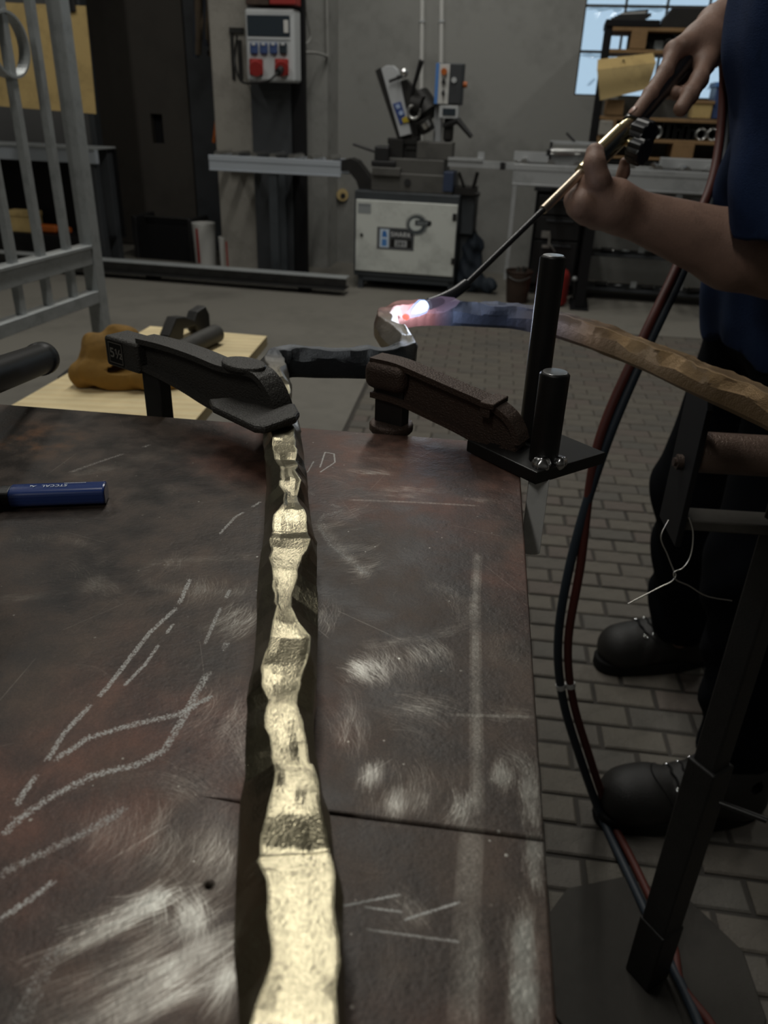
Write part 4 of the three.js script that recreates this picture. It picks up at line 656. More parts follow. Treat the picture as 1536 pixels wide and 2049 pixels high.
/* ================================================ along the back wall */
const LP = (g, x, y, dw = 0) => loc(g, x, y, dw);
const prod = (g, x0, y0, x1, y1, r, dw0 = 0, dw1 = dw0, r1 = r) => rod(LP(g, x0, y0, dw0), LP(g, x1, y1, dw1), r, r1, 16);
{ // band saw
  const W = 5.45, [u] = onW(810, 577, W);
  const g = roomThing('band_saw', 'band saw with a pale cabinet door, tilted grey saw head and control box', 'saw', u, W);
  const D = 0.45;
  obj('plinth', [pb(g, 716, 548, 726, 578, 0.02, 0.05), pb(g, 896, 552, 906, 584, 0.02, 0.05), pb(g, 716, 548, 906, 566, 0.02, D - 0.05), pb(g, 726, 566, 896, 576, 0.25, 0.03)], 'sawGrey', g);
  obj('cabinet', pb(g, 708, 386, 914, 558, 0.012, D, 0.008), 'sawGrey', g);
  const dr = obj('cabinet_door', pb(g, 711, 404, 911, 548, 0, 0.018, 0.006), 'sawWhite', g);
  obj('door_lock', rod(LP(g, 723, 470, 0), LP(g, 723, 470, -0.008), 0.011), 'blackPlastic', dr);
  obj('hinge', pb(g, 905, 428, 913, 442, -0.006, 0.02), 'blackPlastic', dr); obj('hinge', pb(g, 902, 517, 910, 529, -0.006, 0.02), 'blackPlastic', dr);
  const decal = (nm, x0, y0, x1, y1, draw, w, h, dw = -0.0015) => { const a = LP(g, x0, (y0 + y1) / 2, dw), b = LP(g, x1, (y0 + y1) / 2, dw), c = LP(g, (x0 + x1) / 2, y0, dw), e = LP(g, (x0 + x1) / 2, y1, dw); const m = mat('print_' + nm + x0, [1, 1, 1], { map: canvasTex(w, h, draw), roughness: 0.5, transparent: true, alphaTest: 0.35 }); const q = obj(nm, new THREE.PlaneGeometry(b.x - a.x, c.y - e.y), m, dr, true); q.position.set((a.x + b.x) / 2, (c.y + e.y) / 2, -dw); };
  decal('type_plate', 716, 407, 742, 427, (c) => { c.fillStyle = '#8d9294'; c.fillRect(0, 0, 128, 96); c.fillStyle = '#5b5f62'; for (let i = 0; i < 3; i++) c.fillRect(8, 8 + i * 7, 110, 3); }, 128, 96);
  decal('name_plate', 754, 456, 828, 500, (c) => {
    c.fillStyle = '#3c3e41'; c.fillRect(0, 0, 256, 152); c.fillStyle = '#6e7174'; c.fillRect(8, 8, 240, 136);
    c.fillStyle = '#c3d3e4'; c.fillRect(20, 12, 62, 128); c.fillStyle = '#356fb5'; c.beginPath(); c.moveTo(34, 68); c.lineTo(38, 30); c.quadraticCurveTo(52, 14, 64, 34); c.lineTo(70, 68); c.closePath(); c.fill(); c.fillStyle = '#4d82c2'; c.fillRect(34, 82, 34, 48);
    c.fillStyle = '#2b2c30'; c.fillRect(92, 12, 152, 62); c.fillStyle = '#c9cbcc'; c.font = 'bold 44px sans-serif'; c.fillText('SHARK', 94, 60); c.fillStyle = '#0b0b0c'; c.fillRect(92, 76, 152, 62); c.fillStyle = '#9fa2a4'; c.fillRect(124, 84, 84, 46); c.fillStyle = '#131314'; c.font = 'bold 40px sans-serif'; c.fillText('281', 132, 122);
  }, 256, 152);
  decal('saw_blade_logo', 810, 422, 864, 476, (c) => {
    c.clearRect(0, 0, 192, 192); c.fillStyle = '#3a3f42'; for (let k = 0; k < 26; k++) { const t = k / 26 * 6.283; c.save(); c.translate(84, 100); c.rotate(t); c.fillRect(58, -6, 22, 8); c.restore(); }
    c.fillStyle = '#4a5053'; c.beginPath(); c.arc(84, 100, 66, 0, 6.3); c.arc(84, 100, 40, 0, 6.3, true); c.fill(); c.fillStyle = '#c9cfcc'; c.beginPath(); c.arc(76, 98, 44, 0, 6.3); c.fill();
    c.fillStyle = '#202224'; c.beginPath(); c.moveTo(72, 66); c.lineTo(182, 66); c.lineTo(190, 86); c.lineTo(178, 106); c.lineTo(72, 106); c.closePath(); c.fill(); c.fillStyle = '#8b9194'; c.font = 'bold 38px sans-serif'; c.fillText('MEP', 84, 100);
  }, 192, 192, -0.0017);
  // bed and vice
  obj('bed', [pb(g, 742, 348, 905, 386, 0.03, 0.36, 0.006), pb(g, 762, 318, 888, 350, 0.05, 0.30, 0.006), pb(g, 744, 335, 800, 352, 0.0, 0.2, 0.006)], 'sawBed', g);
  obj('bed_bolt', rod(LP(g, 815, 365, 0.03), LP(g, 815, 365, 0.018), 0.022), 'blackPlastic', g);
  obj('vice_jaw', pb(g, 833, 284, 905, 320, 0.06, 0.12, 0.006), 'sawBed', g);
  obj('vice_back', [pb(g, 776, 278, 806, 320, 0.08, 0.1, 0.004), pb(g, 775, 277, 834, 288, 0.10, 0.06, 0.003)], 'blackIron', g);
  obj('vice_hand_wheel', [pb(g, 748, 292, 778, 325, 0.02, 0.10, 0.015), pb(g, 742, 322, 790, 334, 0.01, 0.12, 0.008)], 'blackPlastic', g);
  obj('vice_lever', prod(g, 706, 288, 752, 304, 0.009, 0.0, 0.03), 'blackPlastic', g);
  obj('saw_column', [pb(g, 800, 272, 836, 330, 0.12, 0.12, 0.01), pb(g, 806, 226, 840, 276, 0.13, 0.10, 0.02)], 'blackIron', g);
  // tilted head: blade guard beam
  const quad = (p, dw, d) => { const q = p.map(([x, y]) => LP(g, x, y, dw)); return prism(q.map((v) => [v.x, v.y]), d, 0.004).translate(0, 0, -dw - d); };
  const head = obj('blade_guard', quad([[762, 138], [772, 131], [786, 131], [795, 140], [822, 268], [800, 274]].reverse(), 0.08, 0.07), 'sawLight', g);
  obj('guard_edge', quad([[750, 141], [760, 135], [806, 276], [796, 282]].reverse(), 0.10, 0.05), 'blackIron', head);
  obj('blue_label', quad([[785, 208], [801, 203], [814, 244], [800, 250]].reverse(), 0.072, 0.01), mat('blueLabel', [0.03, 0.06, 0.22], { roughness: 0.5 }), head);
  obj('label_print', [quad([[790, 211], [798, 208], [801, 216], [794, 219]].reverse(), 0.069, 0.006), rod(LP(g, 802, 226, 0.074), LP(g, 802, 226, 0.066), 0.014)], mat('labelPrint', [0.35, 0.45, 0.65], { roughness: 0.5 }), head);
  obj('warning_label', quad([[803, 238], [812, 232], [818, 244], [806, 247]].reverse(), 0.068, 0.01), 'yellow', head);
  obj('blade', quad([[801, 250], [826, 250], [834, 300], [812, 300]].reverse(), 0.11, 0.02), 'blackIron', head);
  obj('tension_knob', [new THREE.SphereGeometry(0.028, 20, 14).translate(...LP(g, 808, 145, 0.05).toArray())], 'chrome', head);
  obj('tension_screw', [prod(g, 778, 163, 812, 150, 0.009, 0.05, 0.06), new THREE.SphereGeometry(0.014, 14, 10).translate(...LP(g, 797, 155, 0.04).toArray())], 'blackPlastic', head);
  obj('arm_casting', [quad([[792, 165], [812, 158], [838, 186], [852, 232], [812, 236]].reverse(), 0.10, 0.09), prod(g, 826, 208, 846, 212, 0.055, 0.12, 0.10)], 'blackIron', head);
  obj('motor', [prod(g, 835, 196, 858, 230, 0.085, 0.20, 0.16), prod(g, 846, 238, 856, 262, 0.05, 0.08, 0.10)], 'blackIron', head);
  obj('drive_wheel', [new THREE.TorusGeometry(0.038, 0.010, 10, 28).translate(...LP(g, 828, 224, 0.07).toArray()), prod(g, 848, 244, 854, 254, 0.032, 0.05, 0.06)], 'brightSteel', head);
  obj('hand_lever', [prod(g, 843, 121, 828, 172, 0.017, 0.05, 0.09, 0.012), prod(g, 828, 172, 822, 196, 0.012, 0.09, 0.11)], 'blackPlastic', head);
  // control post
  obj('control_post', pb(g, 868, 205, 884, 284, 0.14, 0.04, 0.004), 'sawLight', g);
  const cb = obj('control_box', pb(g, 870, 126, 925, 210, 0.06, 0.10, 0.006), 'sawGrey', g);
  obj('blue_strip', pb(g, 870, 126, 877, 208, 0.056, 0.02, 0.002), 'blueStrip', cb);
  obj('button_panel', pb(g, 877, 128, 898, 208, 0.055, 0.02, 0.002), 'whitePlastic', cb);
  obj('dark_panel', pb(g, 899, 128, 922, 207, 0.055, 0.02, 0.002), 'anthracite', cb);
  obj('stop_button', rod(LP(g, 888, 143, 0.055), LP(g, 888, 143, 0.03), 0.019), 'orange', cb);
  obj('selector_switch', [rod(LP(g, 887, 164, 0.055), LP(g, 887, 164, 0.035), 0.012), pb(g, 885, 156, 889, 168, 0.03, 0.012)], 'blackPlastic', cb); obj('selector_switch', [rod(LP(g, 886, 186, 0.055), LP(g, 886, 186, 0.035), 0.010), pb(g, 885, 180, 888, 192, 0.03, 0.012)], 'blackPlastic', cb);
  obj('dial', rod(LP(g, 908, 160, 0.055), LP(g, 908, 160, 0.045), 0.016), 'boxGrey', cb);
  obj('side_button', rod(LP(g, 925, 169, 0.10), LP(g, 934, 170, 0.10), 0.017), 'orange', cb);
  const ds = obj('display_box', pb(g, 878, 211, 916, 237, 0.06, 0.08, 0.005), 'boxGrey', g); obj('display', pb(g, 885, 217, 911, 231, 0.055, 0.01), 'smoke', ds);
  obj('feed_handle', [prod(g, 915, 240, 943, 274, 0.020, 0.05, 0.03, 0.014), prod(g, 888, 252, 917, 241, 0.018, 0.1, 0.06)], 'blackPlastic', g);
  obj('feed_cylinder', [pb(g, 886, 236, 906, 284, 0.10, 0.06, 0.02)], 'blackIron', g);
  obj('coolant_tank', [pb(g, 886, 344, 906, 384, 0.02, 0.2, 0.005)], mat('tankBlue', [0.03, 0.045, 0.09], { roughness: 0.5 }), g);
  obj('side_tank', pb(g, 915, 388, 948, 470, 0.12, 0.25, 0.01), 'sawGrey', g);
  obj('rear_frame', [pb(g, 912, 470, 940, 580, 0.16, 0.2, 0.01)], 'sawGrey', g);
  obj('side_lever', [prod(g, 955, 345, 945, 382, 0.012, 0.1, 0.12), prod(g, 918, 345, 930, 380, 0.009, 0.1, 0.12), pb(g, 908, 376, 950, 390, 0.08, 0.2), rod(LP(g, 950, 388, 0.1), LP(g, 960, 389, 0.1), 0.014)], 'blackIron', g);
  obj('feed_arm', [quad([[672, 322], [702, 316], [716, 322], [742, 358], [742, 386], [720, 386], [712, 362], [696, 342], [672, 342]].reverse(), 0.10, 0.10)], 'blackIron', g);
}
function conveyor(name, label, x0, x1, yt0, yt1, W, legs, o) {
  const xm = (x0 + x1) / 2, [u] = onW(xm, 330, W), g = roomThing(name, label, 'conveyor', u, W);
  const a = LP(g, x0, yt0), b = LP(g, x1, yt1), y = (a.y + b.y) / 2, X0 = a.x, X1 = b.x;
  for (const dz of [0, -o.depth]) obj('side_rail', [bx(X0, y - 0.035, dz - 0.02, X1, y, dz, 0.003), bx(X0, y - o.h, dz - 0.016, X1, y - 0.034, dz - 0.004, 0.003), bx(X0, y - o.h - 0.012, dz - 0.024, X1, y - o.h, dz, 0.003)], o.mat, g);
  for (let x = X0 + 0.06; x < X1 - 0.02; x += o.pitch) obj('roller', along(new THREE.CylinderGeometry(0.024, 0.024, o.depth - 0.024, 16).translate(0, o.depth / 2, 0), V(x, y + 0.004, -0.0), V(x, y + 0.004, -o.depth)), 'brightSteel', g);
  for (const x of legs) { const q = LP(g, x, 400).x; obj('leg', [bx(q - 0.03, 0.012, -0.05, q + 0.03, y - o.h - 0.0121, -0.01, 0.004)], o.leg, g); obj('leg', bx(q - 0.03, 0.012, -o.depth + 0.03, q + 0.03, y - o.h - 0.0121, -o.depth + 0.07, 0.004), o.leg, g); obj('foot_plate', bx(q - 0.06, 0.001, -o.depth, q + 0.06, 0.0119, 0.02, 0.002), o.leg, g); }
  return { g, y, X0, X1 };
}
{
  conveyor('roller_conveyor', 'short pale blue-grey roller conveyor on a dark leg between the pillar and the saw', 416, 681, 308, 324, 5.42, [545], { depth: 0.26, h: 0.085, pitch: 0.13, mat: M.rollerBlue, leg: M.sawGrey });
  const c = conveyor('roller_conveyor', 'long aluminium roller conveyor in front of the pallet rack', 1028, 1560, 328, 352, 5.30, [1190, 1500], { depth: 0.34, h: 0.11, pitch: 0.16, mat: M.alu, leg: M.blackPaint });
  obj('upper_rail', [bx(0.1, c.y + 0.001, -0.30, c.X1, c.y + 0.06, -0.24, 0.004)], 'alu', c.g);
  const g2 = roomThing('feed_guide', 'slim aluminium guide tube joining the saw to the long conveyor', 'guide', onW(960, 330, 5.5)[0], 5.5);
  obj('guide_rail', [pb(g2, 896, 316, 965, 322, 0, 0.05), pb(g2, 896, 322, 1030, 336, 0.01, 0.04), pb(g2, 1028, 304, 1100, 322, 0.05, 0.05)], 'alu', g2); obj('end_stop', pb(g2, 1000, 325, 1010, 340, -0.01, 0.03), 'blackPlastic', g2); obj('upright', pb(g2, 955, 304, 968, 336, 0.05, 0.02), 'alu', g2);
  obj('support_leg', pb(g2, 1018, 336, 1026, 560, 0.04, 0.03), 'alu', g2);
  const g3 = roomThing('length_stop', 'aluminium length stop carriage with a round bar on the long conveyor', 'length stop', onW(1150, 300, 5.42)[0], 5.42);
  obj('carriage', [pb(g3, 1100, 284, 1206, 290, 0, 0.08), pb(g3, 1100, 311, 1206, 329, 0, 0.10)], 'alu', g3); obj('round_bar', prod(g3, 1102, 303, 1206, 304, 0.022, -0.02), 'brightSteel', g3); obj('end_cheek', [pb(g3, 1098, 284, 1103, 329, -0.02, 0.1), pb(g3, 1093, 300, 1099, 312, -0.03, 0.04)], 'blackPlastic', g3); obj('clamp_lever', prod(g3, 1133, 266, 1150, 284, 0.008, 0.03), 'blackPlastic', g3);
}
{ // steel box column with the socket box
  const W = 5.66, g = roomThing('steel_column', 'dark grey steel box column standing against the concrete pillar', 'column', onW(562, 545, W)[0], W);
  const a = LP(g, 516, 545).x, b = LP(g, 612, 545).x;
  obj('front_plate', bx(a, 0.012, -0.012, b - 0.09, 3.2, 0, 0.002), 'anthracite', g); obj('flange', bx(b - 0.095, 0.012, -0.075, b, 3.2, -0.02, 0.002), 'blackPaint', g); obj('base_plate', bx(a - 0.02, 0, -0.08, b + 0.02, 0.0119, 0.02), 'anthracite', g);
  const s = roomThing('socket_box', 'grey power distribution box with blue and red sockets mounted on the steel column', 'socket box', onW(540, 90, 5.5)[0], 5.5);
  const Y = (x, y) => LP(s, x, y).y; void Y;
  obj('housing', pb(s, 491, 16, 589, 164, 0, 0.145, 0.02), 'boxGrey', s);
  obj('breaker_window', pb(s, 494, 30, 579, 73, -0.008, 0.02, 0.004), 'smoke', s); obj('window_latch', pb(s, 567, 40, 576, 66, -0.014, 0.01, 0.003), 'whitePlastic', s);
  obj('front_frame', [pb(s, 495, 74, 580, 79, -0.006, 0.01)], 'boxGrey', s);
  for (let i = 0; i < 4; i++) { const k = obj('blue_socket', pb(s, 499 + i * 19.5, 84, 514 + i * 19.5, 109, -0.022, 0.03, 0.012), i === 3 ? 'smoke' : 'blueSocket', s); obj('lid_tab', pb(s, 503 + i * 19.5, 85, 510 + i * 19.5, 91, -0.027, 0.01, 0.003), 'boxGrey', k); }
  for (const x of [498, 549]) { const k = obj('red_socket', [pb(s, x, 117, x + 27, 151, -0.012, 0.02, 0.008), prod(s, x + 13, 134, x + 14, 138, 0.042, 0.0, -0.05)], 'red', s); void k; }
  obj('plug', [prod(s, 562, 138, 556, 145, 0.022, -0.05, -0.09)], 'blackPlastic', s);
  const cab = thing('power_cable', 'thin black cable hanging from the socket box plug', 'cable', V(0, 0, 0));
  const P = (x, y, w) => { const [u, h] = onW(x, y, w); return room(u, h, w); };
  obj('cable', tube([P(556, 145, 5.40), P(540, 160, 5.38), P(510, 166, 5.45), P(480, 160, 5.6), P(470, 120, 5.68), P(474, 70, 5.69)], 0.007, 60, 8), 'blackPlastic', cab);
  const r = roomThing('red_sign', 'red metal box above the grey power distribution box', 'box', onW(560, -10, 5.5)[0], 5.5, undefined, 0);
  obj('red_case', pb(r, 538, -30, 590, 9, -0.02, 0.12, 0.006), 'red', r); obj('dark_case', pb(r, 490, -30, 537, 10, -0.01, 0.12, 0.006), 'rustIron', r);
  obj('mounting_arm', pb(r, 500, -26, 590, 0, 0.10, 0.05), 'blackPaint', r);
  const cl = thing('grey_conduit', 'grey cable conduit running along the pilaster corner', 'conduit', V(0, 0, 0));
  obj('pipe', rod(P(652, -60, 6.08), P(655, 118, 6.08), 0.011), 'plaster', cl); obj('pipe_elbow', tube([P(655, 116, 6.08), P(652, 112, 6.05), P(632, 106, 5.95), P(590, 106, 5.62)], 0.010, 30, 8), 'plaster', cl);
  obj('loop_cable', tube([P(606, -40, 5.68), P(615, 40, 5.8), P(621, 75, 5.85), P(605, 92, 5.75), P(590, 90, 5.64)], 0.006, 40, 8), 'plaster', cl);
  for (const x of [844, 883]) { const k = thing('wall_pipe', x === 844 ? 'pale wall conduit behind the saw blade guard' : 'pale wall conduit behind the saw control box', 'conduit', V(0, 0, 0)); obj('pipe', rod(P(x + 2, -160, WALL - 0.022), P(x - 3, 320, WALL - 0.022), 0.016), 'whitePlastic', k); obj('pipe_clip', [rod(P(x, 40, WALL - 0.022), P(x, 45, WALL - 0.022), 0.021)], 'boxGrey', k); }
  // hydrant key on the pillar: bracket bar
  const br = roomThing('pillar_bracket', 'dark bent strap bracket on the concrete pillar', 'bracket', onW(470, 100, 5.74)[0], 5.74);
  obj('strap', [pb(br, 462, 62, 468, 160, 0.0, 0.012), pb(br, 476, 80, 484, 160, 0.0, 0.014), pb(br, 458, 55, 486, 66, -0.01, 0.02)], 'darkSteel', br);
}
{ // wall socket by the saw
  const s = roomThing('wall_plug', 'small yellowish round wall socket low beside the saw', 'socket', onW(685, 390, WALL - 0.02)[0], WALL - 0.02);
  obj('socket_plate', rod(LP(s, 685, 390, 0.018), LP(s, 685, 390, -0.012), 0.045), 'kraftPale', s); obj('socket_hole', rod(LP(s, 686, 392, -0.005), LP(s, 686, 392, -0.016), 0.020), 'blackPlastic', s);
}
{ // long steel channel on the floor
  const W = 5.2, g = roomThing('steel_channel', 'long grey steel channel section lying on the floor before the pillar', 'beam', onW(440, 585, W)[0], W);
  const a = LP(g, -60, 520).x, b = LP(g, 692, 575).x, h = 0.115;
  obj('web', bx(a, 0.048, -0.008, b, h - 0.008, 0.0), 'darkSteel', g); obj('flange', bx(a, h - 0.009, -0.09, b, h, 0.004, 0.002), 'galv', g); obj('flange', bx(a, 0.038, -0.09, b, 0.047, 0.05, 0.002), 'darkSteel', g);
  for (const x of [a + 0.5, (a + b) / 2, b - 0.3]) obj('timber_spacer', bx(x - 0.04, 0, -0.085, x + 0.04, 0.0378, -0.01), 'blackPaint', g);
}
{ // things in the dark bay
  const bin = (name, label, x0, x1, y0, y1, W, red) => {
    const g = roomThing(name, label, 'canister', onW((x0 + x1) / 2, y1, W)[0], W); g.position.y = 0; const r = (LP(g, x1, y1).x - LP(g, x0, y1).x) / 2, h = LP(g, (x0 + x1) / 2, y0).y;
    obj('canister_body', lathe([[0.0001, 0], [r * 0.86, 0], [r * 0.9, 0.01], [r, h * 0.97], [r * 1.04, h], [r * 0.96, h], [r * 0.9, h * 0.96], [0.0001, h * 0.94]], 28), 'whitePlastic', g);
    if (red) obj('red_stripe', bx(red[0] * r, h * 0.1, r * 0.86, red[1] * r, h * 0.9, r * 0.99, 0.003), 'red', g); return g; };
  bin('paint_bucket', 'tall white plastic bucket with a dark red stripe in the dark bay', 391, 433, 446, 521, 5.85, [-0.35, -0.12]);
  bin('paint_tin', 'small white tub with a red label beside the bucket', 441, 466, 474, 526, 5.80, [0.35, 0.7]);
  const c = roomThing('black_crate', 'black folding crate standing before the dark door', 'crate', onW(330, 520, 5.95)[0], 5.95);
  const x0 = LP(c, 272, 515).x, x1 = LP(c, 388, 515).x, h = LP(c, 330, 436).y;
  obj('crate_side', bx(x0, 0.002, -0.02, x1, h * 0.82, 0), 'blackPaint', c); obj('crate_side', bx(x0, 0.002, -0.32, x1, h * 0.82, -0.30), 'blackPaint', c);
  for (const x of [x0, x1 - 0.03]) obj('crate_end', bx(x - 0.005, 0.001, -0.325, x + 0.035, h, 0.005, 0.01), 'blackPlastic', c); obj('crate_base', bx(x0 + 0.035, 0.0015, -0.30, x1 - 0.035, 0.02, -0.02), 'blackPaint', c);
  obj('handle_bar', rod(V(x0 + 0.03, h * 0.93, -0.16), V(x1, h * 0.93, -0.16), 0.012), 'darkSteel', c);
  const j = roomThing('work_coat', 'dark blue work coat hanging beside the concrete pillar', 'coat', onW(418, 225, 6.2)[0], 6.2); const jp = [[398, 110], [436, 108], [442, 330], [402, 332]].map(([x, y]) => LP(j, x, y));
  { const cx = (jp[0].x + jp[1].x) / 2, w = (jp[1].x - jp[0].x) / 2, y0 = jp[2].y, y1 = jp[0].y; const f = (x, y, z) => { const t = (y - y0) / (y1 - y0), ww = w * (1.05 - 0.25 * sst(0.8, 1, t)), q = Math.max(Math.hypot((x - cx) / ww, z / 0.07) - 1 + 0.16 * Math.sin((x - cx) * 70 + Math.sin(y * 9)), 0 * t); return Math.max(q * 0.06, y0 - y + 0.01 * Math.sin(x * 60), y - y1); }; obj('coat_cloth', surfNet(f, V(cx - w * 1.6, y0 - 0.05, -0.14), V(cx + w * 1.6, y1 + 0.04, 0.14), 0.014), 'cloth', j); }
  obj('coat_peg', rod(LP(j, 418, 108, 0.0), LP(j, 418, 104, 0.22), 0.012), 'blackPaint', j);
  const rg = roomThing('rope_bundle', 'bundle of brown rags and straps hanging high beside the pillar', 'rags', onW(412, 40, 6.1)[0], 6.1);
  for (let k = 0; k < 7; k++) { const x = 392 + k * 6.5 + rr(-2, 2), yb = rr(70, 115); obj('strap', tube([LP(rg, x + rr(-4, 4), -60, 0.02), LP(rg, x + rr(-3, 3), 10, rr(-0.04, 0.03)), LP(rg, x, 50, rr(-0.05, 0.03)), LP(rg, x + rr(-3, 3), yb, 0)], rr(0.015, 0.03), 20, 7), k % 3 ? 'ragBrown' : 'cloth', rg); }
  obj('hanging_bar', rod(LP(rg, 385, -58, 0.02), LP(rg, 445, -58, 0.02), 0.02), 'darkSteel', rg);
  const og = roomThing('orange_strap', 'orange strap hanging in the dark gap by the pillar', 'strap', onW(430, 265, 6.0)[0], 6.0); obj('strap_band', tube([LP(og, 434, 235), LP(og, 431, 262, -0.01), LP(og, 428, 285)], 0.014, 16, 6), 'orange', og); obj('strap_hook', rod(LP(og, 434, 236), LP(og, 440, 228, 0.05), 0.008), 'darkSteel', og);
}
{ // bench behind the gate with the drawing on kraft paper
  const W = 5.38, g = roomThing('steel_bench', 'dark steel workbench with a blue-grey beam top behind the gate', 'workbench', onW(90, 330, W)[0], W);
  const a = LP(g, -120, 300).x, b = LP(g, 188, 300).x, y = LP(g, 90, 292).y;
  obj('bench_top', bx(a, y - 0.012, -0.30, b, y, 0.0, 0.003), 'galv', g); obj('front_beam', bx(a, y - 0.10, -0.05, b, y - 0.0121, -0.01, 0.003), 'rollerBlue', g);
  for (const x of [a + 0.06, b - 0.06]) for (const z of [-0.06, -0.25]) obj('leg', bx(x - 0.035, 0, z - 0.035, x + 0.035, y - 0.0125, z + 0.035, 0.004), 'anthracite', g);
  obj('back_panel', bx(a, 0.2, -0.30, b, y - 0.02, -0.29), 'blackPaint', g); obj('lower_shelf', bx(a + 0.03, 0.20, -0.285, b - 0.03, 0.22, -0.03), 'blackPaint', g);
  const pp = roomThing('kraft_sheet', 'large brown kraft paper drawing sheet hanging behind the gate', 'paper', onW(90, 110, 4.9)[0], 4.9);
  const pt = [[-90, 0], [172, 12], [190, 228], [-90, 205]].map(([x, y2]) => LP(pp, x, y2)), NX = 24, NY = 16, P = [], I = [];
  for (const s of [0, 1]) for (let j = 0; j <= NY; j++) for (let i = 0; i <= NX; i++) { const u = i / NX, v = j / NY, x = lerp(lerp(pt[0].x, pt[1].x, u), lerp(pt[3].x, pt[2].x, u), v), yy = lerp(lerp(pt[0].y, pt[1].y, u), lerp(pt[3].y, pt[2].y, u), v); P.push(x, yy, 0.006 * Math.sin(u * 9 + v * 2) + 0.01 * v * Math.sin(u * 4) - s * 0.0012); }
  const k = (NX + 1) * (NY + 1); for (let j = 0; j < NY; j++) for (let i = 0; i < NX; i++) { const q = j * (NX + 1) + i, r = q + 1, t = q + NX + 1, w = t + 1; I.push(q, t, r, r, t, w, k + q, k + r, k + t, k + r, k + w, k + t); }
  const pg = new THREE.BufferGeometry(); pg.setAttribute('position', new THREE.Float32BufferAttribute(P, 3)); pg.setIndex(I); pg.computeVertexNormals(); obj('paper', pg, 'kraft', pp);
  obj('spring_clip', [pb(pp, 132, -12, 148, 24, -0.02, 0.035, 0.01)], 'blackPlastic', pp);
  const line = roomThing('hanging_rail', 'dark rail that the kraft paper sheet hangs from', 'rail', onW(90, 0, 4.92)[0], 4.92); obj('rail_tube', bx(pt[0].x, LP(line, 90, -4).y, -0.02, pt[1].x + 0.1, LP(line, 90, -14).y, -0.004), 'blackPaint', line); for (const x of [pt[0].x + 0.05, pt[1].x + 0.06]) obj('hanger_rod', rod(V(x, LP(line, 90, -10).y, -0.012), V(x, CEIL, -0.012), 0.006), 'blackPaint', line);
  const dv = roomThing('dark_partition', 'dark grey partition panel standing behind the workbench', 'panel', onW(90, 260, 5.9)[0], 5.9); obj('panel_sheet', bx(LP(dv, -160, 300).x, 0.0, -0.03, LP(dv, 196, 300).x, 2.4, 0), mat('partition', [0.10, 0.10, 0.10], { map: G2, roughness: 0.8 }), dv); obj('panel_post', bx(LP(dv, 190, 300).x, 0.0, -0.06, LP(dv, 200, 300).x, 2.45, 0.03, 0.004), 'anthracite', dv);
  const small = (nm, label, cat, x, y2, geoFn, m) => { const t = roomThing(nm, label, cat, onW(x, y2, 5.52)[0], 5.52, undefined, 0.2205); obj(nm + '_body', geoFn(), m, t); return t; };
  small('orange_grinder', 'orange tool lying on the shelf under the workbench', 'tool', 90, 380, () => [bx(-0.12, 0, -0.03, 0.06, 0.06, 0.03, 0.02), rod(V(0.05, 0.03, 0), V(0.16, 0.03, 0), 0.02)], 'orange');
  small('brown_box', 'yellow-brown box on the shelf under the workbench', 'box', 45, 420, () => [bx(-0.12, 0, -0.08, 0.1, 0.14, 0.06, 0.006), bx(-0.125, 0.11, -0.085, 0.105, 0.145, 0.065, 0.004)], 'kraft');
}
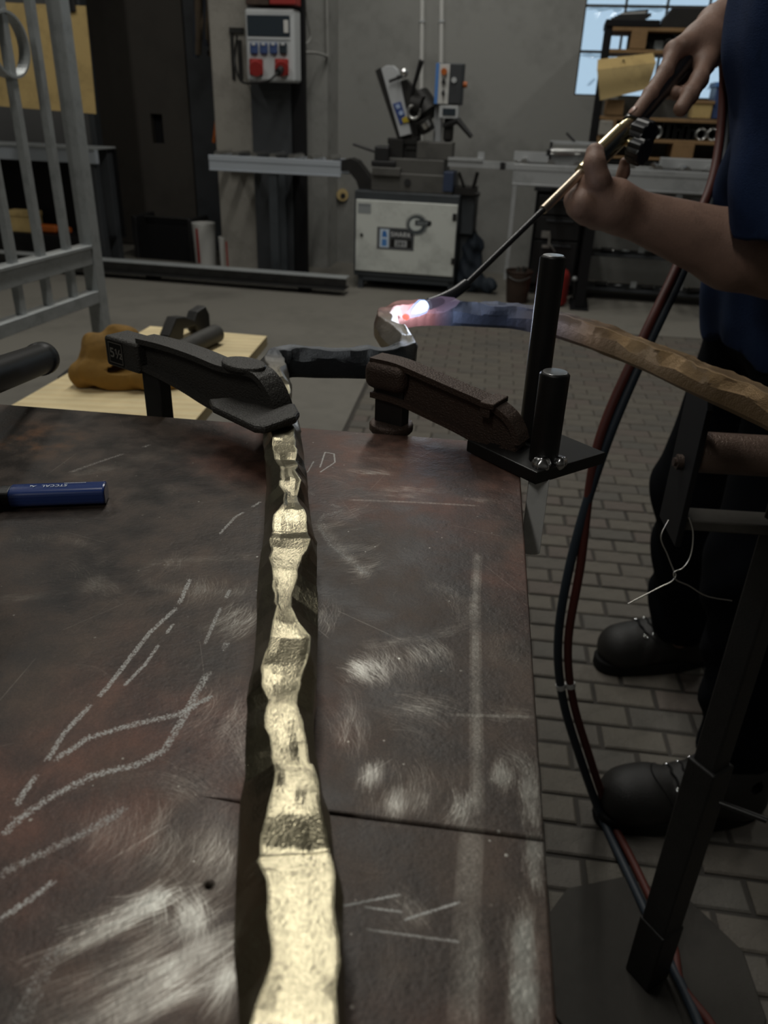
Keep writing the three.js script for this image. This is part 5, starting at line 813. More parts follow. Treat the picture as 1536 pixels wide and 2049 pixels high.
{ // pallet rack
  const W = 5.98, g = roomThing('pallet_rack', 'storage rack of wooden pallet decks on dark posts before the glass block window', 'rack', onW(1320, 560, W)[0], W);
  const X = (x) => LP(g, x, 200).x, Y = (y) => LP(g, 1320, y).y, a = X(1205), b = X(1560), dp = 0.40;
  for (const x of [a - 0.02, b + 0.02]) for (const z of [-0.03, -dp + 0.03]) obj('post', bx(x - 0.02, 0, z - 0.02, x + 0.02, Y(45), z + 0.02, 0.003), 'blackPaint', g);
  const deck = (yt, nm) => { for (let k = 0; k < 4; k++) { const z = -0.002 - k * 0.105; obj('deck_board', bx(a, yt - 0.022, z - 0.085, b, yt, z, 0.003), 'palletWood', g); } void nm; };
  const tops = [Y(55), Y(100), Y(178), Y(236), Y(279), Y(316)];
  for (const t of [tops[0], tops[1], tops[3], tops[4]]) deck(t);
  const block = (x0, x1, y0, y1) => { for (const z of [0.0, -dp + 0.12]) obj('block', bx(X(x0), Y(y1), z - 0.11, X(x1), Y(y0), z - 0.001, 0.004), 'palletWood', g); };
  block(1243, 1274, 62, 99); block(1430, 1460, 63, 100); block(1216, 1250, 202, 234); block(1216, 1240, 241, 276); block(1363, 1408, 286, 315); block(1206, 1236, 286, 315); block(1490, 1530, 286, 315);
  for (const z of [-0.004, -dp + 0.1]) obj('deck_runner', bx(a, Y(321), z - 0.09, b, Y(316.5), z, 0.002), 'palletWood', g);
  obj('cross_brace', [bx(a - 0.02, Y(330), -0.05, b + 0.02, Y(322), -0.01), bx(a - 0.02, Y(330), -dp + 0.01, b + 0.02, Y(322), -dp + 0.05)], 'blackPaint', g);
  const put = (nm, label, cat, x0, x1, y0, y1, dz, dd, fn, group) => { const t = roomThing(nm, label, cat, onW((x0 + x1) / 2, y1, W - 0.0)[0], W - 0.0, group, 0); const ax = LP(t, x0, y1).x, bx2 = LP(t, x1, y1).x; fn(t, ax, bx2, Y(y1), Y(y0), -dz, -dz - dd); return t; };
  // dark sheets and offcuts on the top deck
  put('steel_sheet', 'dark folded steel sheet lying on the top pallet deck', 'sheet', 1322, 1440, 14, 55, 0.02, 0.36, (t, x0, x1, y0, y1, z0, z1) => { obj('sheet', prism([[x0, y0 + 0.0005], [x1, y0 + 0.0005], [x1, y0 + 0.03], [x1 - 0.03, y1], [x0 + 0.05, y1], [x0, y0 + 0.04]], z0 - z1, 0.004).translate(0, 0, z1), 'blackIron', t); });
  put('steel_offcut_tray', 'black tray of steel offcuts at the end of the top pallet deck', 'tray', 1210, 1318, 26, 55, 0.0, 0.34, (t, x0, x1, y0, y1, z0, z1) => { obj('tray', bx(x0, y0 + 0.0005, z1, x1, y0 + 0.04, z0, 0.005), 'blackPaint', t); for (let k = 0; k < 5; k++) obj('offcut', bar(V(lerp(x0, x1, 0.1 + k * 0.06), y0 + 0.045 + k * 0.012, lerp(z0, z1, 0.2 + 0.12 * k)), V(lerp(x0, x1, 0.75 + 0.05 * (k % 3)), y0 + 0.05 + k * 0.014, lerp(z0, z1, 0.15 + 0.12 * k)), 0.03, 0.018), k === 3 ? 'brightSteel' : 'blackIron', t); });
  // pile between the two upper decks
  for (const [x0, x1, l] of [[1280, 1350, 'black open bin of scrap on the second pallet deck beside the wooden block'], [1354, 1428, 'black open bin of scrap on the second pallet deck behind the raised hand']]) put('scrap_bin', l, 'bin', x0, x1, 66, 98, 0.16, 0.2, (t, q0, q1, y0, y1, z0, z1) => { obj('bin_wall', [bx(q0, y0 + 0.0006, z0 - 0.006, q1, y1, z0), bx(q0, y0 + 0.0006, z1, q1, y1, z1 + 0.006), bx(q0, y0 + 0.0006, z1 + 0.006, q0 + 0.006, y1, z0 - 0.006), bx(q1 - 0.006, y0 + 0.0006, z1 + 0.006, q1, y1, z0 - 0.006)], 'blackPlastic', t); obj('bin_floor', bx(q0, y0 + 0.0001, z1, q1, y0 + 0.0005, z0), 'blackPlastic', t); });
  const GP = 'steel offcuts on the pallet rack';
  for (let k = 0; k < 9; k++) { const t = roomThing('steel_offcut', ['dark steel tube ring', 'black angle iron piece', 'galvanised angle iron piece'][k % 3] + ' on the second pallet deck', 'offcut', onW(1284 + k * 18, 98, W)[0], W, GP, tops[1] + 0.0006); t.position.addScaledVector(nB, rr(0.04, 0.10)); t.rotation.y += rr(-0.25, 0.25); if (k % 3 === 0) obj('tube_ring', lathe([[0.020, 0], [0.032, 0], [0.032, 0.05], [0.020, 0.05], [0.020, 0]], 20).rotateX(Math.PI / 2).translate(0, 0.0325, 0), 'darkSteel', t); else obj('angle_piece', [bx(-0.028, 0, -0.03, 0.028, 0.008, 0.03), bx(-0.028, 0.008, -0.03, 0.028, 0.04 + 0.03 * rnd(), -0.022)], k % 3 === 1 ? 'blackIron' : 'galv', t); }
  for (const [x, r, l] of [[1311, 0.040, 'single'], [1402, 0.038, 'paired'], [1425, 0.040, 'paired']]) { const t = roomThing('pipe_offcut', l === 'single' ? 'grey pipe offcut lying end-on alone on the lower pallet deck' : 'grey pipe offcut lying end-on in a pair on the lower pallet deck', 'pipe', onW(x, 278, W)[0], W, 'pipe offcuts on the lower pallet deck', tops[4] + 0.0006); obj('pipe_wall', lathe([[r * 0.70, 0], [r, 0], [r, 0.3], [r * 0.70, 0.3], [r * 0.70, 0]], 30).rotateX(-Math.PI / 2).translate(0, r, -0.02), 'galv', t); obj('pipe_lip', new THREE.TorusGeometry(r * 0.85, r * 0.14, 8, 30).translate(0, r, -0.019), 'brightSteel', t); }
  for (let k = 0; k < 5; k++) { const t = roomThing('square_tube_offcut', 'dark square tube offcut standing among the pipes on the lower deck', 'tube', onW(1328 + k * 14, 278, W)[0], W, 'square tube offcuts on the lower pallet deck', tops[4] + 0.0006); const w = 0.014 + 0.006 * rnd(), h = 0.05 + 0.05 * rnd(); obj('tube_wall', prism([[-w, 0], [w, 0], [w, h], [-w, h]], 0.2, 0, [[[-w * 0.75, w * 0.25], [w * 0.75, w * 0.25], [w * 0.75, h - w * 0.25], [-w * 0.75, h - w * 0.25]]]).translate(0, 0, -0.24), 'darkSteel', t); }
  put('wooden_box', 'small pale wooden box on the pallet rack below the paper sheet', 'box', 1384, 1422, 198, 234, 0.02, 0.2, (t, x0, x1, y0, y1, z0, z1) => { obj('box_side', bx(x0, y0 + 0.0006, z1, x1, y1 - 0.02, z0, 0.003), 'kraft', t); obj('box_lid', bx(x0 - 0.01, y1 - 0.0199, z1 - 0.005, x1 + 0.01, y1, z0 + 0.008, 0.003), 'palletWood', t); });
  put('blue_crate', 'blue plastic crate behind the worker on the pallet rack', 'crate', 1424, 1500, 160, 234, 0.04, 0.25, (t, x0, x1, y0, y1, z0, z1) => { obj('crate_body', bx(x0, y0 + 0.0006, z1, x1, y1 - 0.01, z0, 0.006), 'blueSocket', t); obj('crate_rim', bx(x0 - 0.01, y1 - 0.03, z1 - 0.01, x1 + 0.01, y1, z0 + 0.01, 0.006), 'blueStrip', t); });
  put('grey_block', 'grey concrete block at the end of the lower pallet deck', 'block', 1195, 1222, 245, 276, -0.02, 0.2, (t, x0, x1, y0, y1, z0, z1) => { obj('block_body', [bx(x0, y0 + 0.0006, z1, x1, y1, z0, 0.01), bx(x0 + 0.02, y1, z1 + 0.04, x1 - 0.02, y1 + 0.006, z0 - 0.04, 0.002)], 'concrete', t); });
  // paper pinned to the rack: folded top, sagging corner
  const k = roomThing('paper_sketch', 'small creased kraft paper sheet with a folded top pinned to the pallet rack', 'paper', onW(1255, 150, W - 0.06)[0], W - 0.06);
  const grid = (c4, bend, m, nm) => { const q = c4.map(([x, y, z = 0]) => { const v = LP(k, x, y); v.z += z; return v; }), N = 14, P = [], I = []; for (const s of [0, 1]) for (let j = 0; j <= N; j++) for (let i = 0; i <= N; i++) { const u = i / N, v = j / N, p = q[0].clone().lerp(q[1], u).lerp(q[3].clone().lerp(q[2], u), v); P.push(p.x, p.y, p.z + bend(u, v) - s * 0.0012); } const n = (N + 1) * (N + 1); for (let j = 0; j < N; j++) for (let i = 0; i < N; i++) { const w = j * (N + 1) + i, r = w + 1, t = w + N + 1, z = t + 1; I.push(w, t, r, r, t, z, n + w, n + r, n + t, n + r, n + z, n + t); } const gg = new THREE.BufferGeometry(); gg.setAttribute('position', new THREE.Float32BufferAttribute(P, 3)); gg.setIndex(I); gg.computeVertexNormals(); return obj(nm, gg, m, k); };
  grid([[1194, 140], [1312, 125], [1296, 178], [1200, 201]], (u, v) => 0.012 * Math.abs(u - 0.55) * 1.5 + 0.006 * Math.sin(v * 5), 'kraftPale', 'paper'); grid([[1196, 118, -0.05], [1308, 105, -0.05], [1312, 125], [1194, 140]], (u, v) => 0.004 * Math.sin(u * 5), 'kraft', 'folded_flap'); obj('pin', rod(LP(k, 1247, 121, 0.06), LP(k, 1247, 121, 0.0), 0.006), 'darkSteel', k);
}
{ // low rack under the long conveyor
  const W = 5.68, g = roomThing('steel_shelf', 'low dark steel shelf unit with scrap metal under the long conveyor', 'shelf', onW(1320, 600, W)[0], W);
  const X = (x) => LP(g, x, 500).x, Y = (y) => LP(g, 1320, y).y, a = X(1176), b = X(1520), dp = 0.22;
  for (const x of [a, b]) for (const z of [0, -dp]) obj('post', bx(x - 0.015, 0, z - 0.03, x + 0.015, Y(392), z, 0.002), mat('shelfPost', [0.04, 0.043, 0.043], { roughness: 0.5 }), g);
  const ys = [Y(586), Y(516), Y(462), Y(408)]; ys.forEach((y) => obj('shelf_board', bx(a - 0.014, y - 0.016, -dp - 0.028, b + 0.014, y, -0.002, 0.002), 'anthracite', g));
  const G = 'scrap pieces on the low steel shelf', lev_ = ['bottom', 'second', 'third', 'top'], kind_ = ['dark bar stub with a bright end', 'grey steel ring with a washer', 'dark flat steel piece with a lug'];
  let c = 0;
  for (const [lev, n] of [[0, 9], [1, 8], [2, 5], [3, 9]]) for (let i = 0; i < n; i++) {
    const t = roomThing('scrap_piece', kind_[c % 3] + ' on the ' + lev_[lev] + ' board of the low shelf', 'scrap', g.U + lerp(a + 0.08, b - 0.08, (i + rr(0.4, 0.6)) / n), W, G, ys[lev] + 0.0006); t.position.addScaledVector(nB, rr(0.04, 0.12)); t.rotation.y += rr(-0.3, 0.3);
    const r = rr(0.014, 0.024), L = rr(0.06, 0.11);
    if (c % 3 === 0) { obj('bar_body', rod(V(-L / 2, r, 0), V(L / 2, r, 0), r, r, 14), 'blackIron', t); obj('cut_end', rod(V(L / 2, r, 0), V(L / 2 + 0.003, r, 0), r * 0.96, r * 0.96, 14), 'brightSteel', t); } else if (c % 3 === 1) { obj('ring_body', new THREE.TorusGeometry(r * 1.4, r * 0.4, 8, 18).rotateX(1.35).translate(0, r * 0.75, 0), 'galv', t); obj('washer', lathe([[r * 0.5, 0], [r, 0], [r, 0.004], [r * 0.5, 0.004], [r * 0.5, 0]], 16).translate(r * 0.2, r * 1.0, 0), 'brightSteel', t); } else { obj('flat_body', bx(-L / 2, 0, -r, L / 2, 0.008, r, 0.001), 'darkSteel', t); obj('lug', bx(-0.02, 0.008, -r * 0.6, 0.02, 0.05, -r * 0.6 + 0.008, 0.001), 'galv', t); } c++;
  }
}
{ // dark trolley between saw and shelf
  const W = 5.68, g = roomThing('tool_trolley', 'black tool trolley with a hanging clamp between saw and shelf unit', 'trolley', onW(1115, 600, W)[0], W);
  const X = (x) => LP(g, x, 500).x, Y = (y) => LP(g, 1115, y).y;
  obj('cabinet_body', bx(X(1060), 0.06, -0.45, X(1158), Y(385), -0.02, 0.01), 'blackPaint', g); obj('cabinet_top', bx(X(1055), Y(385) + 0.0005, -0.47, X(1160), Y(376), 0.0, 0.006), 'anthracite', g);
  for (const [y0, y1] of [[392, 430], [434, 480], [484, 570]]) { const d = obj('drawer', bx(X(1066), Y(y1), -0.0195, X(1153), Y(y0), -0.004, 0.003), 'blackPlastic', g); obj('drawer_pull', bx(X(1085), Y(y0 + 10), -0.0038, X(1140), Y(y0 + 6), 0.012, 0.003), 'anthracite', d); }
  for (const x of [1072, 1148]) obj('caster', new THREE.CylinderGeometry(0.03, 0.03, 0.03, 18).rotateZ(Math.PI / 2).translate(X(x), 0.03, -0.08), 'blackPlastic', g);
  for (const x of [1072, 1148]) obj('caster', new THREE.CylinderGeometry(0.03, 0.03, 0.03, 18).rotateZ(Math.PI / 2).translate(X(x), 0.03, -0.40), 'blackPlastic', g);
  const h = roomThing('hanging_clamp', 'small steel clamp hanging on the trolley front', 'clamp', onW(1095, 480, W - 0.04)[0], W - 0.04); obj('clamp_frame', [pb(h, 1083, 462, 1100, 476, 0, 0.015), pb(h, 1096, 470, 1100, 496, 0, 0.012), pb(h, 1084, 490, 1100, 496, 0, 0.012)], 'brightSteel', h); obj('clamp_screw', prod(h, 1100, 488, 1110, 504, 0.006), 'brightSteel', h);
  const p = roomThing('long_handled_tool', 'thin steel rod tool leaning against the trolley', 'rod', onW(1147, 602, W - 0.12)[0], W - 0.12); obj('shaft', rod(LP(p, 1146, 607), LP(p, 1149, 560), 0.008), 'darkSteel', p); obj('knob', new THREE.SphereGeometry(0.018, 14, 10).translate(...LP(p, 1149, 558).toArray()), 'galv', p);
  const rd = roomThing('red_gas_bottle', 'red gas bottle standing on the floor behind the tall jig pin', 'gas bottle', onW(1101, 604, 5.42)[0], 5.42); { const r = (LP(rd, 1134, 600).x - LP(rd, 1070, 600).x) / 2, hh = LP(rd, 1101, 528).y; obj('bottle_body', lathe([[0.0001, 0.002], [r * 0.85, 0.002], [r, 0.02], [r, hh * 0.72], [r * 0.85, hh * 0.86], [r * 0.35, hh * 0.95], [0.0001, hh * 0.95]], 32), 'red', rd); obj('bottle_collar', lathe([[r * 0.42, hh * 0.9], [r * 0.5, hh * 0.9], [r * 0.5, hh], [r * 0.42, hh], [r * 0.42, hh * 0.9]], 20), 'red', rd); obj('valve', rod(V(0, hh * 0.94, 0), V(0, hh * 1.0, 0), 0.012), 'brass', rd); }
  const bk = roomThing('scrap_bucket', 'grey-brown metal bucket of cut ends beside the trolley', 'bucket', onW(1033, 598, 5.4)[0], 5.4); { const r = (LP(bk, 1060, 600).x - LP(bk, 1008, 600).x) / 2, hh = LP(bk, 1033, 540).y; obj('bucket_wall', lathe([[0.0001, 0.002], [r * 0.8, 0.002], [r, hh], [r * 1.05, hh], [r * 1.05, hh - 0.01], [r * 0.97, hh - 0.012], [r * 0.8, 0.01], [0.0001, 0.01]], 28), 'rustIron', bk); obj('bucket_handle', tube([V(-r, hh * 0.95, 0), V(-r * 0.8, hh * 0.85, r * 0.8), V(0, hh * 0.75, r * 1.12), V(r * 0.8, hh * 0.85, r * 0.8), V(r, hh * 0.95, 0)], 0.005, 30, 6), 'darkSteel', bk); for (let i = 0; i < 6; i++) obj('cut_end', rod(V(rr(-0.5, 0.5) * r, hh * 0.3, rr(-0.5, 0.5) * r), V(rr(-0.6, 0.6) * r, hh * 1.12, rr(-0.6, 0.6) * r), 0.01), 'castIron', bk); }
  const bb = roomThing('blue_sack', 'dark blue plastic sack slumped beside the saw cabinet', 'sack', onW(935, 560, 5.55)[0], 5.55); { const c = LP(bb, 936, 520), r = 0.10; const L2 = [[V(c.x, 0.10, -0.12), V(c.x, 0.30, -0.12), r, r * 0.75], [V(c.x - 0.03, 0.08, -0.1), V(c.x + 0.17, 0.05, -0.06), r * 0.7, r * 0.45], [V(c.x, 0.32, -0.12), V(c.x - 0.02, 0.42, -0.12), r * 0.6, r * 0.3]], bf = blend(caps(L2), 0.06), f = (x, y, z) => Math.max(bf(x, y, z) + 0.012 * Math.sin(x * 55 + y * 21) * Math.sin(y * 38 + z * 30), 0.002 - y); const [lo, hi] = boundsOf(L2, r * 1.4); obj('sack_film', surfNet(f, lo, hi, 0.012), 'blueBag', bb); obj('sack_tie', new THREE.TorusGeometry(r * 0.42, 0.008, 8, 20).rotateX(Math.PI / 2).translate(c.x - 0.015, 0.40, -0.12), 'blackPlastic', bb); }
}
/* ================================================ torch, hoses, worker */
const D = (x, y, d) => atD(x, y, d);
const atZ = (x, y, z) => { const d = dirOf(x, y); return EYE.clone().addScaledVector(d, z / d.z); };
const TA = D(930, 571, 0.885), TB = D(1262, 250, 1.035), TDIR = TB.clone().sub(TA).normalize(), TIP = D(852, 609, 0.862);
const tAt = (x) => { const s = (x - 930) / (1262 - 930); // parameter along the straight shaft by photo column
  const za = 0.885, zb = 1.035; return TA.clone().lerp(TB, s * za / (zb - s * (zb - za))); };
{
  const g = thing('welding_torch', 'gas welding torch with a brass body, long dark neck and burning tip', 'torch', tAt(1200));
  const o = g.position.clone(), L = (v) => v.clone().sub(o), R = (x0, x1, r0, r1 = r0, seg = 24) => rod(L(tAt(x0)), L(tAt(x1)), r0, r1, seg);
  obj('neck_tube', R(925, 1088, 0.0036), 'torchBlack', g);
  obj('brass_neck', R(1086, 1168, 0.0054, 0.0058), 'copperTube', g);
  obj('nozzle', [tube([L(tAt(932)), L(D(905, 588, 0.876)), L(D(880, 600, 0.868)), L(D(858, 608, 0.863))], 0.0065, 24, 14), rod(L(D(862, 606.5, 0.8642)), L(D(852, 609, 0.862)), 0.0065, 0.0042)], 'torchBlack', g);
  const nut = obj('union_nut', along(new THREE.CylinderGeometry(0.0105, 0.0105, 0.014, 6).translate(0, 0.007, 0), L(tAt(1164)), L(tAt(1172))), 'brass', g); void nut;
  obj('mixer_body', [R(1172, 1190, 0.0085, 0.0135), R(1190, 1242, 0.0140), R(1242, 1250, 0.0140, 0.0105), R(1250, 1262, 0.0112)], 'brass', g);
  obj('knurled_ring', along(new THREE.CylinderGeometry(0.0125, 0.0125, 0.009, 12).translate(0, 0.0045, 0), L(tAt(1246)), L(tAt(1256))), 'brass', g);
  const hEnd = D(1405, 78, 1.11);
  obj('grip', rod(L(tAt(1261)), L(hEnd), 0.0135, 0.0150), 'torchBlack', g);
  const kn = (x, y, d, r, h) => { const c = D(x, y, d), ax = cX.clone().multiplyScalar(0.62).addScaledVector(cU, -0.55).addScaledVector(cF, -0.55).normalize(); const N = 40, pr = []; for (let k = 0; k < N; k++) { const t = k / N * 6.2832, q = r * (1 + 0.06 * Math.cos(t * 10)); pr.push([q * Math.cos(t), q * Math.sin(t)]); } const q = new THREE.Quaternion().setFromUnitVectors(V(0, 0, 1), ax), p = L(c); return prism(pr, h, 0.002).translate(0, 0, -h / 2).applyQuaternion(q).translate(p.x, p.y, p.z); };
  obj('valve_knob', [kn(1284, 270, 1.020, 0.0185, 0.022)], 'torchBlack', g); obj('valve_knob', [kn(1277, 302, 1.018, 0.0165, 0.020)], 'torchBlack', g);
  obj('valve_stem', [rod(L(tAt(1258)), L(D(1282, 272, 1.02)), 0.006), rod(L(tAt(1240)), L(D(1276, 300, 1.018)), 0.006)], 'brass', g);
  // flame: bright inner cone and thin outer envelope, at the nozzle
  const fT = D(812, 634, 0.852), fl = thing('torch_flame', 'small white and blue gas flame at the torch tip', 'flame', TIP);
  const q = fT.clone().sub(TIP), len = q.length(), em = (k, c, i, op) => { const m = mat(k, [0, 0, 0], { roughness: 1, emissive: new THREE.Color().setRGB(...c), emissiveIntensity: i }); if (op) { m.transparent = true; m.opacity = op; } return m; };
  const flame = (r, l, m, nm, par) => obj(nm, along(lathe([[0.0001, 0], [r * 0.7, l * 0.02], [r, l * 0.18], [r * 0.85, l * 0.45], [r * 0.45, l * 0.8], [0.0001, l]], 20), V(0, 0, 0), q), m, par);
  const inner = flame(0.0062, len * 0.72, em('flameCore', [0.80, 0.91, 1.0], 5), 'inner_cone', fl); void inner;
  flame(0.0085, len * 1.05, em('flameBlue', [0.30, 0.50, 1.0], 1.6, 0.38), 'outer_cone', fl);
  obj('backwash', along(lathe([[0.0001, 0], [0.004, 0.002], [0.008, 0.014], [0.009, 0.026], [0.005, 0.040], [0.0001, 0.046]], 18), V(0, 0, 0).addScaledVector(q, 0.35), q.clone().multiplyScalar(0.35).add(D(905, 607, 0.855).sub(D(845, 618, 0.855)))), em('flamePink', [0.75, 0.55, 0.85], 0.5, 0.12), fl);
  const hot = obj('hot_spot', new THREE.SphereGeometry(0.0042, 14, 10).scale(1, 0.8, 1).translate(...fT.clone().sub(TIP).toArray()), em('hotSteel', [1.0, 0.16, 0.12], 1.6), fl); void hot;
  const pl = new THREE.PointLight(new THREE.Color().setRGB(0.72, 0.82, 1.0), 0.032, 0, 2); pl.position.copy(TIP.clone().lerp(fT, 0.35)); pl.castShadow = true; scene.add(pl);
}
{ // twin hoses
  const path = [[D(1408, 74, 1.112)], [D(1440, 60, 1.16)], [D(1462, 130, 1.24)], [D(1456, 260, 1.26)], [D(1436, 370, 1.24)], [D(1395, 470, 1.20)], [D(1358, 560, 1.16)], [D(1292, 700, 1.13)], [D(1212, 890, 1.15)], [D(1140, 1130, 1.22)], [D(1116, 1290, 1.29)], [D(1126, 1400, 1.34)], [D(1158, 1510, 1.38)], [onY(1205, 1640, 0.014)], [onY(1240, 1715, 0.009)], [onY(1280, 1800, 0.012)], [onY(1322, 1890, 0.018)], [onY(1362, 1970, 0.018)], [onY(1402, 2060, 0.018)], [onY(1450, 2200, 0.012)], [onY(1500, 2500, 0.010)]].map((q) => q[0]);
  const shift = (dx, dz) => path.map((p, i) => { const k = sst(0, 3, i); return p.clone().add(V(dx * k, 0, dz * k)); });
  const a = thing('blue_hose', 'dark blue-grey oxygen hose running from the torch down to the floor', 'hose', V(0, 0, 0)), b = thing('red_hose', 'dark red fuel gas hose running beside the blue-grey hose to the floor', 'hose', V(0, 0, 0));
  obj('hose', new THREE.TubeGeometry(new THREE.CatmullRomCurve3(shift(0, 0), false, 'centripetal'), 260, 0.0074, 12), 'hoseBlue', a);
  const sp = path.map((p, i) => { const t = path[Math.min(i + 1, path.length - 1)].clone().sub(path[Math.max(i - 1, 0)]).normalize(), s = t.clone().cross(V(0, 0, -1)).normalize(); if (s.x < 0) s.negate(); const w = i < 1 ? 0.006 : i < 9 ? -0.0120 : i < 14 ? 0.0165 : 0.0185; return p.clone().addScaledVector(s.setY(i > 12 ? 0 : s.y).normalize(), w); });
  obj('hose', new THREE.TubeGeometry(new THREE.CatmullRomCurve3(sp, false, 'centripetal'), 260, 0.0070, 12), 'hoseRed', b);
  const tp = (pp, px, py) => { const cv = new THREE.CatmullRomCurve3(pp, false, 'centripetal'); let best = 0, bd = 1e9; for (let i = 0; i <= 800; i++) { const v = cv.getPoint(i / 800).sub(EYE), z = v.dot(cF), X = IW / 2 + FOC * v.dot(cX) / z, Y = IH / 2 - FOC * v.dot(cU) / z, d = Math.hypot(X - px, Y - py); if (d < bd) { bd = d; best = i / 800; } } const p = cv.getPoint(best), t = cv.getTangent(best); return rod(p.clone().addScaledVector(t, -0.0045), p.clone().addScaledVector(t, 0.0045), 0.0083); };
  obj('tape_band', tp(path, 1122, 1372), 'whitePlastic', a); obj('tape_band', tp(sp, 1138, 1371), 'whitePlastic', b);
}
{
  const J = {
    pel: V(0.655, 0.90, -1.24), waist: V(0.64, 1.05, -1.235), chest: V(0.625, 1.20, -1.23), neck: V(0.585, 1.40, -1.225), head: V(0.525, 1.52, -1.22),
    shL: atZ(1600, -10, -1.12), shR: V(0.60, 1.315, -1.41), hipL: V(0.665, 0.88, -1.15), hipR: V(0.665, 0.88, -1.34),
    kneeL: V(0.612, 0.50, -1.08), kneeR: V(0.625, 0.50, -1.41), ankL: V(0.635, 0.10, -1.05), ankR: V(0.68, 0.10, -1.47),
    elL: atZ(1556, 532, -1.10), wrL: D(1252, 424, 1.02), elR: D(1620, -70, 1.30), wrR: D(1432, 52, 1.125),
  };
  const p = thing('person', 'worker in a blue shirt and black trousers bending over with a gas torch', 'person', V(0.65, 0, -1.24));
  const o = p.position, shiftGeo = (g) => g.translate(-o.x, 0, -o.z);
  const m = (a, b, t) => a.clone().lerp(b, t);
  // ---- hands, each finger its own chain
  const LW = J.wrL;
  const lh = [[LW, D(1225, 410, 0.998), 0.0255, 0.025], [D(1232, 414, 1.005), D(1160, 412, 0.985), 0.027, 0.017], [D(1230, 408, 1.01), D(1172, 424, 1.005), 0.026, 0.016], [D(1240, 420, 1.03), D(1190, 434, 1.025), 0.024, 0.015], [D(1222, 400, 0.995), D(1182, 372, 0.985), 0.024, 0.017]];
  const lhF = [[[D(1168, 405, 0.98), D(1147, 400, 0.99), D(1152, 382, 1.01), D(1176, 362, 1.02)], 0.0118], [[D(1172, 420, 0.995), D(1150, 416, 1.012), D(1160, 392, 1.035), D(1188, 366, 1.035)], 0.0115], [[D(1182, 430, 1.01), D(1168, 428, 1.035), D(1185, 400, 1.06), D(1215, 372, 1.055)], 0.011], [[D(1196, 434, 1.03), D(1190, 430, 1.06), D(1225, 395, 1.075), D(1247, 345, 1.062), D(1249, 325, 1.058)], 0.0098]];
  const lhT = [[D(1212, 388, 0.985), D(1196, 357, 0.965), D(1189, 328, 0.958), D(1190, 306, 0.962)], 0.0148];
  const RW = J.wrR;
  const rh = [[RW, D(1400, 84, 1.10), 0.0245, 0.024], [D(1410, 78, 1.105), D(1348, 104, 1.075), 0.024, 0.0145], [D(1412, 92, 1.12), D(1362, 122, 1.10), 0.024, 0.015], [D(1420, 105, 1.13), D(1378, 138, 1.12), 0.023, 0.014], [D(1420, 92, 1.10), D(1408, 128, 1.085), 0.021, 0.016]];
  const rhF = [[[D(1350, 100, 1.072), D(1330, 145, 1.062), D(1300, 190, 1.046), D(1270, 231, 1.030)], 0.0112], [[D(1362, 118, 1.098), D(1335, 152, 1.115), D(1336, 182, 1.085), D(1352, 186, 1.062)], 0.0112], [[D(1376, 132, 1.115), D(1352, 158, 1.128), D(1354, 186, 1.10), D(1372, 182, 1.07)], 0.0106], [[D(1388, 142, 1.128), D(1370, 166, 1.138), D(1372, 190, 1.11), D(1384, 182, 1.085)], 0.0096]];
  const rhT = [[D(1412, 122, 1.085), D(1398, 160, 1.062), D(1380, 190, 1.048), D(1362, 218, 1.040)], 0.0128];
  const chain = ([pts, r]) => pts.slice(1).map((q, i) => [pts[i], q, r * (1 - 0.07 * i), r * (1 - 0.07 * (i + 1))]);
  const handSdf = (palm, fingers, thumb) => { const P = blend(caps(palm), 0.014), F = [...fingers, thumb].map((c) => blend(caps(chain(c)), 0.006)); return (x, y, z) => { let d = P(x, y, z); for (const f of F) { const q = f(x, y, z); d = smin(d, q, 0.007); } return d; }; };
  lh.push([J.elL, m(J.elL, J.wrL, 0.3), 0.045, 0.050], [m(J.elL, J.wrL, 0.3), J.wrL, 0.050, 0.0285]); rh.push([J.elR, m(J.elR, J.wrR, 0.3), 0.043, 0.045], [m(J.elR, J.wrR, 0.3), J.wrR, 0.045, 0.0270]);
  const fL = handSdf(lh, lhF, lhT), fR = handSdf(rh, rhF, rhT);
  const body = [[J.pel, J.waist, 0.12, 0.115], [J.hipL, J.hipR, 0.10, 0.10], [J.waist.clone().add(V(0, 0, 0.06)), J.chest.clone().add(V(0, 0, 0.07)), 0.10, 0.105], [J.waist.clone().add(V(0, 0, -0.06)), J.chest.clone().add(V(0, 0, -0.07)), 0.10, 0.105], [m(J.shL, J.chest, 0.2), m(J.shR, J.chest, 0.2), 0.075, 0.075], [J.chest, J.neck, 0.09, 0.058], [J.neck, J.head, 0.056, 0.06],
    [J.head, J.head.clone().add(V(-0.03, 0.08, 0)), 0.078, 0.092], [J.head.clone().add(V(-0.05, -0.03, 0)), J.head.clone().add(V(-0.065, 0.03, 0)), 0.048, 0.06], [J.head.clone().add(V(0.03, 0.09, 0)), J.head.clone().add(V(0.02, 0.05, 0)), 0.085, 0.08],
    [J.shL, J.elL, 0.050, 0.041], [J.shR, J.elR, 0.050, 0.041], 
    [J.hipL, J.kneeL, 0.085, 0.056], [J.kneeL, J.ankL, 0.056, 0.040], [J.hipR, J.kneeR, 0.085, 0.056], [J.kneeR, J.ankR, 0.056, 0.040]];
  const fB0 = blend(caps(body), 0.03), H = J.head;
